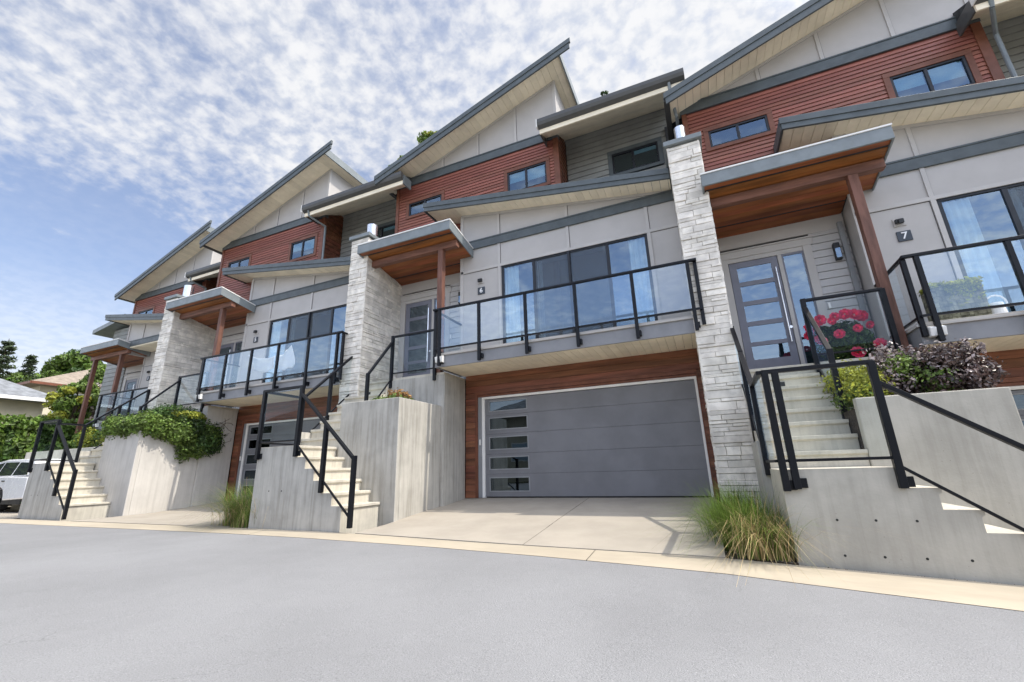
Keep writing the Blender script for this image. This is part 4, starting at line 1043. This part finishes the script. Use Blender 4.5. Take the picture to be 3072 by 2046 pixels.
# ------------------------------------------------------------------ trees
def tree(name, label, x, y, base, h, cr, mats, leaf, n_cl, per, group, bare=0.35, seed=0):
    r = random.Random(seed); T = thing(name, label, 'tree', (x, y, base), group)
    m = MB(); m.tube((0, 0, 0), (0.1, 0.1, h*0.45), cr*0.09, cr*0.06, 9); m.tube((0.1, 0.1, h*0.45), (0, 0, h*0.85), cr*0.06, cr*0.02, 8)
    cs = []
    for i in range(n_cl):
        t = r.uniform(bare, 1.0); a = r.uniform(0, 2*math.pi); w = cr*math.sin(math.pi*min(1, (t-bare)/(1-bare)*0.85+0.15))**0.7*r.uniform(0.35, 1.0)
        c = (math.cos(a)*w, math.sin(a)*w, h*t*0.96); cs.append(c)
        if i % 2 == 0: m.tube((0, 0, h*max(0.25, t*0.7)), c, cr*0.03, cr*0.008, 5)
    m.build('trunk', 'bark', T)
    g = MB()
    for c in cs:
        q = cr*r.uniform(0.18, 0.36); P, d = blob_points(c, (q, q, q*0.75), per, 0.3); leaves(g, P, leaf, r.randrange(len(mats)), out=d)
    g.build('crown', mats, T); return T
def conifer(label, x, y, base, h, cr, group, seed=0, per=1.0):
    r = random.Random(seed); T = thing('conifer', label, 'tree', (x, y, base), group)
    m = MB(); m.tube((0, 0, 0), (0, 0, h), cr*0.07, 0.02, 8); g = MB(); lv = int(h*2.3)
    for i in range(lv):
        t = 0.12+0.88*i/lv; L = cr*(1-t)**0.8*r.uniform(.7, 1.1)+0.15
        for k in range(6):
            a = r.uniform(0, 2*math.pi); z = h*t; tip = Vector((math.cos(a)*L, math.sin(a)*L, z-L*0.25+r.uniform(-.1, .2)))
            m.tube((0, 0, z), tip, 0.035, 0.008, 4)
            n = int(75*per*max(.25, L/cr)); tt = nr.uniform(0.15, 1.03, n)
            P = np.array([0, 0, z])+np.outer(tt, np.array([tip.x, tip.y, tip.z-z]))+nr.normal(size=(n, 3))*np.array([.16, .16, .10])*(0.5+L*0.25)
            leaves(g, P, 0.15, 0, aspect=2.4)
    m.build('trunk', 'bark', T); g.build('crown', 'conifer', T); return T
def at(px_, py_, D):
    v = pix_dir(px_, py_); k = D/math.hypot(v.x, v.y); return v*k
gT = 'trees beyond the neighbouring roofs'
p = at(28, 1016, 56); conifer('tall dark conifer at the left edge of the photo', p.x, p.y, -1, p.z+1, 2.9, gT, 3, 1.3)
p = at(100, 1062, 60); conifer('smaller pointed conifer right of the tall dark one', p.x, p.y, -1, p.z+1, 2.1, gT, 4, 1.3)
p = at(250, 1062, 66); tree('leafy_tree', 'broad pale green tree above the brown roof', p.x, p.y, -1, p.z+1, 4.2, ['leaf_green', 'leaf_hedge', 'leaf_dark'], 0.26, 90, 420, gT, 0.35, 5)
p = at(168, 1108, 62); tree('leafy_tree', 'mid green tree filling the gap left of the brown roof', p.x, p.y, -1, p.z+1, 3.2, ['leaf_green', 'leaf_hedge'], 0.24, 45, 350, gT, 0.3, 6)
p = at(60, 1122, 60); tree('leafy_tree', 'low bushy tree at the foot of the conifers', p.x, p.y, -1, p.z+1, 2.6, ['leaf_green', 'leaf_hedge'], 0.2, 45, 350, gT, 0.3, 8)
p = at(248, 1122, 32); tree('leafy_tree', 'small light green tree left of the far timber porch post', p.x, p.y, -1, p.z+1, 1.35, ['leaf_green', 'leaf_lime', 'leaf_hedge'], 0.11, 50, 240, gT, 0.45, 7)
p = at(312, 1095, 34); tree('leafy_tree', 'pale flowering tree seen between the far porch posts', p.x, p.y, -1, p.z+1, 1.7, ['leaf_green', 'leaf_pale', 'leaf_hedge'], 0.11, 50, 260, gT, 0.3, 17)
gR = 'trees standing behind the row of houses'
for k, (px_, py_, cr, lab) in enumerate(((1300, 380, 1.7, 'tree top with the largest leafy tuft above the middle roof'), (1216, 446, 1.0, 'small leafy tip low over the middle roof slope'),
                                         (1856, 262, 1.5, 'pale leafy tip above the gutter near the nearest shed roof'), (1806, 236, 0.55, 'thin dark twig rising above the gutter'))):
    p = at(px_, py_, 24)
    tree('tall_tree', lab, p.x, p.y, -1, p.z+1, cr, ['leaf_green', 'leaf_hedge', 'leaf_lime'] if k != 3 else ['leaf_dark'], 0.13, 44 if k != 3 else 12, 150 if k != 3 else 22, gR, 0.84, 20+k)

# ------------------------------------------------------------------ neighbouring houses
def hip_house(label, cx, cy, lx, ly, base, eave, ridge, wallm, roofm, wins, over=0.7, ridge_along='y', fas='white_trim'):
    T = thing('neighbour_house', label, 'house', (cx, cy, base))
    B('wall', wallm, T, (-lx/2, lx/2, -ly/2, ly/2, 0, eave-base))
    X, Y = lx/2+over, ly/2+over; e = eave-base; r = ridge-base
    rl = (Y-X)*1.0 if ridge_along == 'y' else 0
    if ridge_along == 'y': a, b = (0, -max(rl, 0.3), r), (0, max(rl, 0.3), r)
    else: a, b = (-max(X-Y, 0.3), 0, r), (max(X-Y, 0.3), 0, r)
    m = MB()
    lo = [(-X, -Y, e), (X, -Y, e), (X, Y, e), (-X, Y, e)]; up = [(x, y, e+0.18) for x, y, _ in lo]
    vs = lo+up+[a, b]
    fs = [(3, 2, 1, 0), (0, 1, 5, 4), (1, 2, 6, 5), (2, 3, 7, 6), (3, 0, 4, 7)]
    if ridge_along == 'y': fs += [(4, 5, 8), (5, 6, 9, 8), (6, 7, 9), (7, 4, 8, 9)]
    else: fs += [(4, 5, 9, 8), (5, 6, 9), (6, 7, 8, 9), (7, 4, 8)]
    m.add(vs, fs); R = m.build('roof', roofm, T)
    B('fascia', fas, R, (X+0.005, X+0.06, -Y, Y, e-0.02, e+0.16), (-X, X, Y+0.005, Y+0.06, e-0.02, e+0.16), (-X, X, -Y-0.06, -Y-0.005, e-0.02, e+0.16))
    for (face, u0, u1, z0, z1) in wins:
        if face == 'e': bx = (lx/2+0.01, lx/2+0.05, u0, u1, z0, z1); ix = (lx/2+0.051, lx/2+0.06, u0+0.08, u1-0.08, z0+0.08, z1-0.08)
        elif face == 'n': bx = (u0, u1, ly/2+0.01, ly/2+0.05, z0, z1); ix = (u0+0.08, u1-0.08, ly/2+0.051, ly/2+0.06, z0+0.08, z1-0.08)
        else: bx = (u0, u1, -ly/2-0.05, -ly/2-0.01, z0, z1); ix = (u0+0.08, u1-0.08, -ly/2-0.06, -ly/2-0.051, z0+0.08, z1-0.08)
        w = B('window', 'white_trim', T, bx); B('pane', 'sky_window', w, ix)
    return T
hip_house('low house with a grey hipped roof behind the hedge', -38.5, 3.6, 8.6, 16.6, -1, 4.35, 7.1, 'house_wall', 'house_roof', [('e', 1, 3, 2.5, 4.2), ('e', 4.5, 6, 2.8, 4.2)])
hip_house('house with a brown roof farther back, left of the far porch', -51.5, 21.5, 14, 13, -1, 6.9, 10.4, 'house_wall', 'house_roof_brown', [('e', -5.6, -3.9, 5.6, 7.6), ('e', -3.2, -1.2, 5.6, 7.6), ('e', 0.2, 2.4, 5.6, 7.6)], 0.8, fas='brown_trim')
hip_house('cream house across the road, only mirrored in the windows, with a dark roof', -9, -18, 15, 9, -1, 3.9, 6.6, 'house_wall', 'house_roof', [('n', -5, -3, 1.5, 3), ('n', 1, 3.4, 1.5, 3)], ridge_along='x')
hip_house('second house across the road, only mirrored in the windows, brown roofed', 9, -19, 13, 9, -1, 4.2, 7.4, 'house_wall', 'house_roof_brown', [('n', -4, -2, 1.5, 3)], ridge_along='x')
hip_house('third house across the road, only mirrored in the windows, farthest left', -28, -19, 14, 9, -1, 4.0, 7.0, 'house_wall', 'house_roof', [('n', -4, -2, 1.5, 3)], ridge_along='x')

# ------------------------------------------------------------------ white car
def car():
    x0, x1, y0, y1, z0 = -24.0, -19.0, 6.7, 8.5, -0.83
    T = thing('parked_car', 'white estate car half hidden behind the far left stairs', 'car', ((x0+x1)/2, (y0+y1)/2, z0))
    cx = (x0+x1)/2; L = (x1-x0)/2; wy = (y1-y0)/2
    def arch(c, r, n=9): return [(c+r*math.cos(math.pi*(1-i/n)), 0.33+r*math.sin(math.pi*(1-i/n))) for i in range(n+1)]
    low = [(-L, 0.38)]+arch(-L+0.95, 0.40)+arch(L-1.72, 0.40)+[(L, 0.38)]
    top = [(L+0.02, 0.62), (L-0.02, 1.02), (0.9, 1.06), (-1.2, 1.02), (-L+0.25, 0.86), (-L-0.02, 0.62)]
    m = MB(); m.prism_y(low+top, -wy, wy); body = m.build('body', 'car_paint', T, 0.05)
    m = MB(); pts = [(-1.35, 1.03), (-0.55, 1.52), (0.2, 1.60), (L-0.35, 1.56), (L-0.06, 1.05)]
    n = len(pts); a = wy-0.06; b = wy-0.22
    vs = []
    for s in (-1, 1):
        for x, z in pts: vs.append((x, s*(a if z < 1.2 else b), z))
    m.add(vs, [tuple(range(n)), tuple(range(2*n-1, n-1, -1))]+[((i+1) % n, i, n+i, n+(i+1) % n) for i in range(n)])
    m.build('cabin', 'car_paint', T, 0.04)
    for s in (-1, 1):
        for k, q in enumerate(([(-1.05, 1.08), (-0.5, 1.44), (0.12, 1.50), (0.12, 1.08)], [(0.2, 1.08), (0.2, 1.50), (1.15, 1.49), (1.15, 1.08)], [(1.23, 1.08), (1.23, 1.48), (L-0.48, 1.45), (L-0.30, 1.08)])):
            m = MB(); f = lambda z: s*(a+(b-a)*(z-1.03)/0.52+0.012)
            vs = [(x, f(z), z) for x, z in q]+[(x, f(z)-s*0.02, z) for x, z in q]
            m.add(vs, [(0, 1, 2, 3), (7, 6, 5, 4), (0, 4, 5, 1), (1, 5, 6, 2), (2, 6, 7, 3), (3, 7, 4, 0)]); m.build('side_window', 'car_glass', T)
    for cxw in (-L+0.95, L-1.72):
        for s in (-1, 1):
            m = MB(); m.tube((cxw, s*(wy-0.24), 0.33), (cxw, s*(wy-0.03), 0.33), 0.33, n=28); w = m.build('wheel', 'tyre', T, 0.02)
            m = MB(); m.tube((cxw, s*(wy-0.05), 0.33), (cxw, s*(wy-0.02), 0.33), 0.21, n=24)
            m.build('rim', 'steel', w)
    B('sill', 'dark_plastic', T, (-L+0.4, L-0.2, -wy+0.03, wy-0.03, 0.22, 0.40))
    for s in (-1, 1):
        B('door_handle', 'dark_plastic', T, (0.85, 1.05, s*wy-0.015, s*wy+0.015, 0.90, 0.93)); B('tail_light', 'brown_trim', T, (L-0.10, L+0.04, s*(wy-0.12)-0.1, s*(wy-0.12)+0.1, 0.78, 0.98))
material('car_glass', (0.02, 0.025, 0.03), 0.08, 0.05, 3, spec=0.8)
car()

# ------------------------------------------------------------------ things on the balconies
def sheet(name, label, cat, pts_fn, nu, nv, mat, off=(0, 0, 0)):
    m = MB(); vs = [pts_fn(i/nu, j/nv) for i in range(nu+1) for j in range(nv+1)]
    fs = [(i*(nv+1)+j, (i+1)*(nv+1)+j, (i+1)*(nv+1)+j+1, i*(nv+1)+j+1) for i in range(nu) for j in range(nv)]
    m.add(vs, fs); o = m.build(name, mat, smooth=True); s = o.modifiers.new('thick', 'SOLIDIFY'); s.thickness = 0.012
    o.location = off; return tag(o, label, cat)
ox, oy, oz = O5
def lerp(a, b, t): return a+(b-a)*t
sheet('white_cloth', 'white cloth hanging slack behind the glass of the ivy-side balcony', 'cloth',
      lambda u, v: (ox+lerp(lerp(-3.30, -2.22, u), lerp(-3.12, -2.30, u), v), oy+7.90+0.10*v+0.03*math.sin(9*u+3*v),
                    oz+lerp(lerp(3.40, 3.24, u)-0.10*math.sin(math.pi*u), lerp(2.98, 2.92, u)-0.10*math.sin(math.pi*u), v)), 24, 10, 'cloth')
sheet('white_cloth', 'white cloth pulled up to a steep point right of the slack one', 'cloth',
      lambda u, v: (ox+lerp(lerp(-2.20, -1.62, u), lerp(-1.98, -1.50, u), v), oy+7.90+0.10*math.sin(4*v+5*u)*0.4+0.05,
                    oz+lerp(lerp(3.20, 3.44, u), lerp(2.76, 2.88, u), v)+0.02*math.sin(14*u)), 18, 12, 'cloth')
C7 = thing('wicker_cabinet', 'green-brown wicker cabinet behind the railing corner of balcony 7', 'cabinet', (3.65, 8.22, 1.86))
m = MB()
for i in range(12):
    for j in range(7): m.box(-0.25+i*0.048, -0.205+i*0.048, -0.17+(0.004 if (i+j) % 2 else 0), 0.17, 0.0+j*0.085, 0.08+j*0.085)
m.build('wicker_body', 'wicker', C7)
m = MB(); P = np.stack([nr.uniform(-.28, .34, 700), nr.uniform(-.2, .15, 700), 0.60+nr.normal(size=700)*0.022], 1); leaves(m, P, 0.04)
P = np.stack([nr.uniform(-.1, .32, 260), np.full(260, -.185), 0.58-nr.exponential(0.08, 260)], 1); leaves(m, P, 0.035); m.build('trailing_leaves', 'leaf_lime', C7)
K = thing('watering_can', 'cream watering can on the balcony floor beside the wicker cabinet', 'watering can', (4.08, 8.15, 1.87))
m = MB(); m.tube((0, 0, 0), (0, 0, 0.22), 0.10, 0.085, 18); m.build('can', 'curtain', K, 0.01)
m = MB(); pts = [(0.02+0.11*math.cos(a), 0, 0.22+0.12*math.sin(a)) for a in np.linspace(-0.6, 3.4, 9)]; m.pipe(pts, 0.012, 8); m.build('handle', 'curtain', K)
m = MB(); m.tube((-0.08, 0, 0.06), (-0.24, 0, 0.25), 0.02, 0.012, 8); m.build('spout', 'curtain', K)
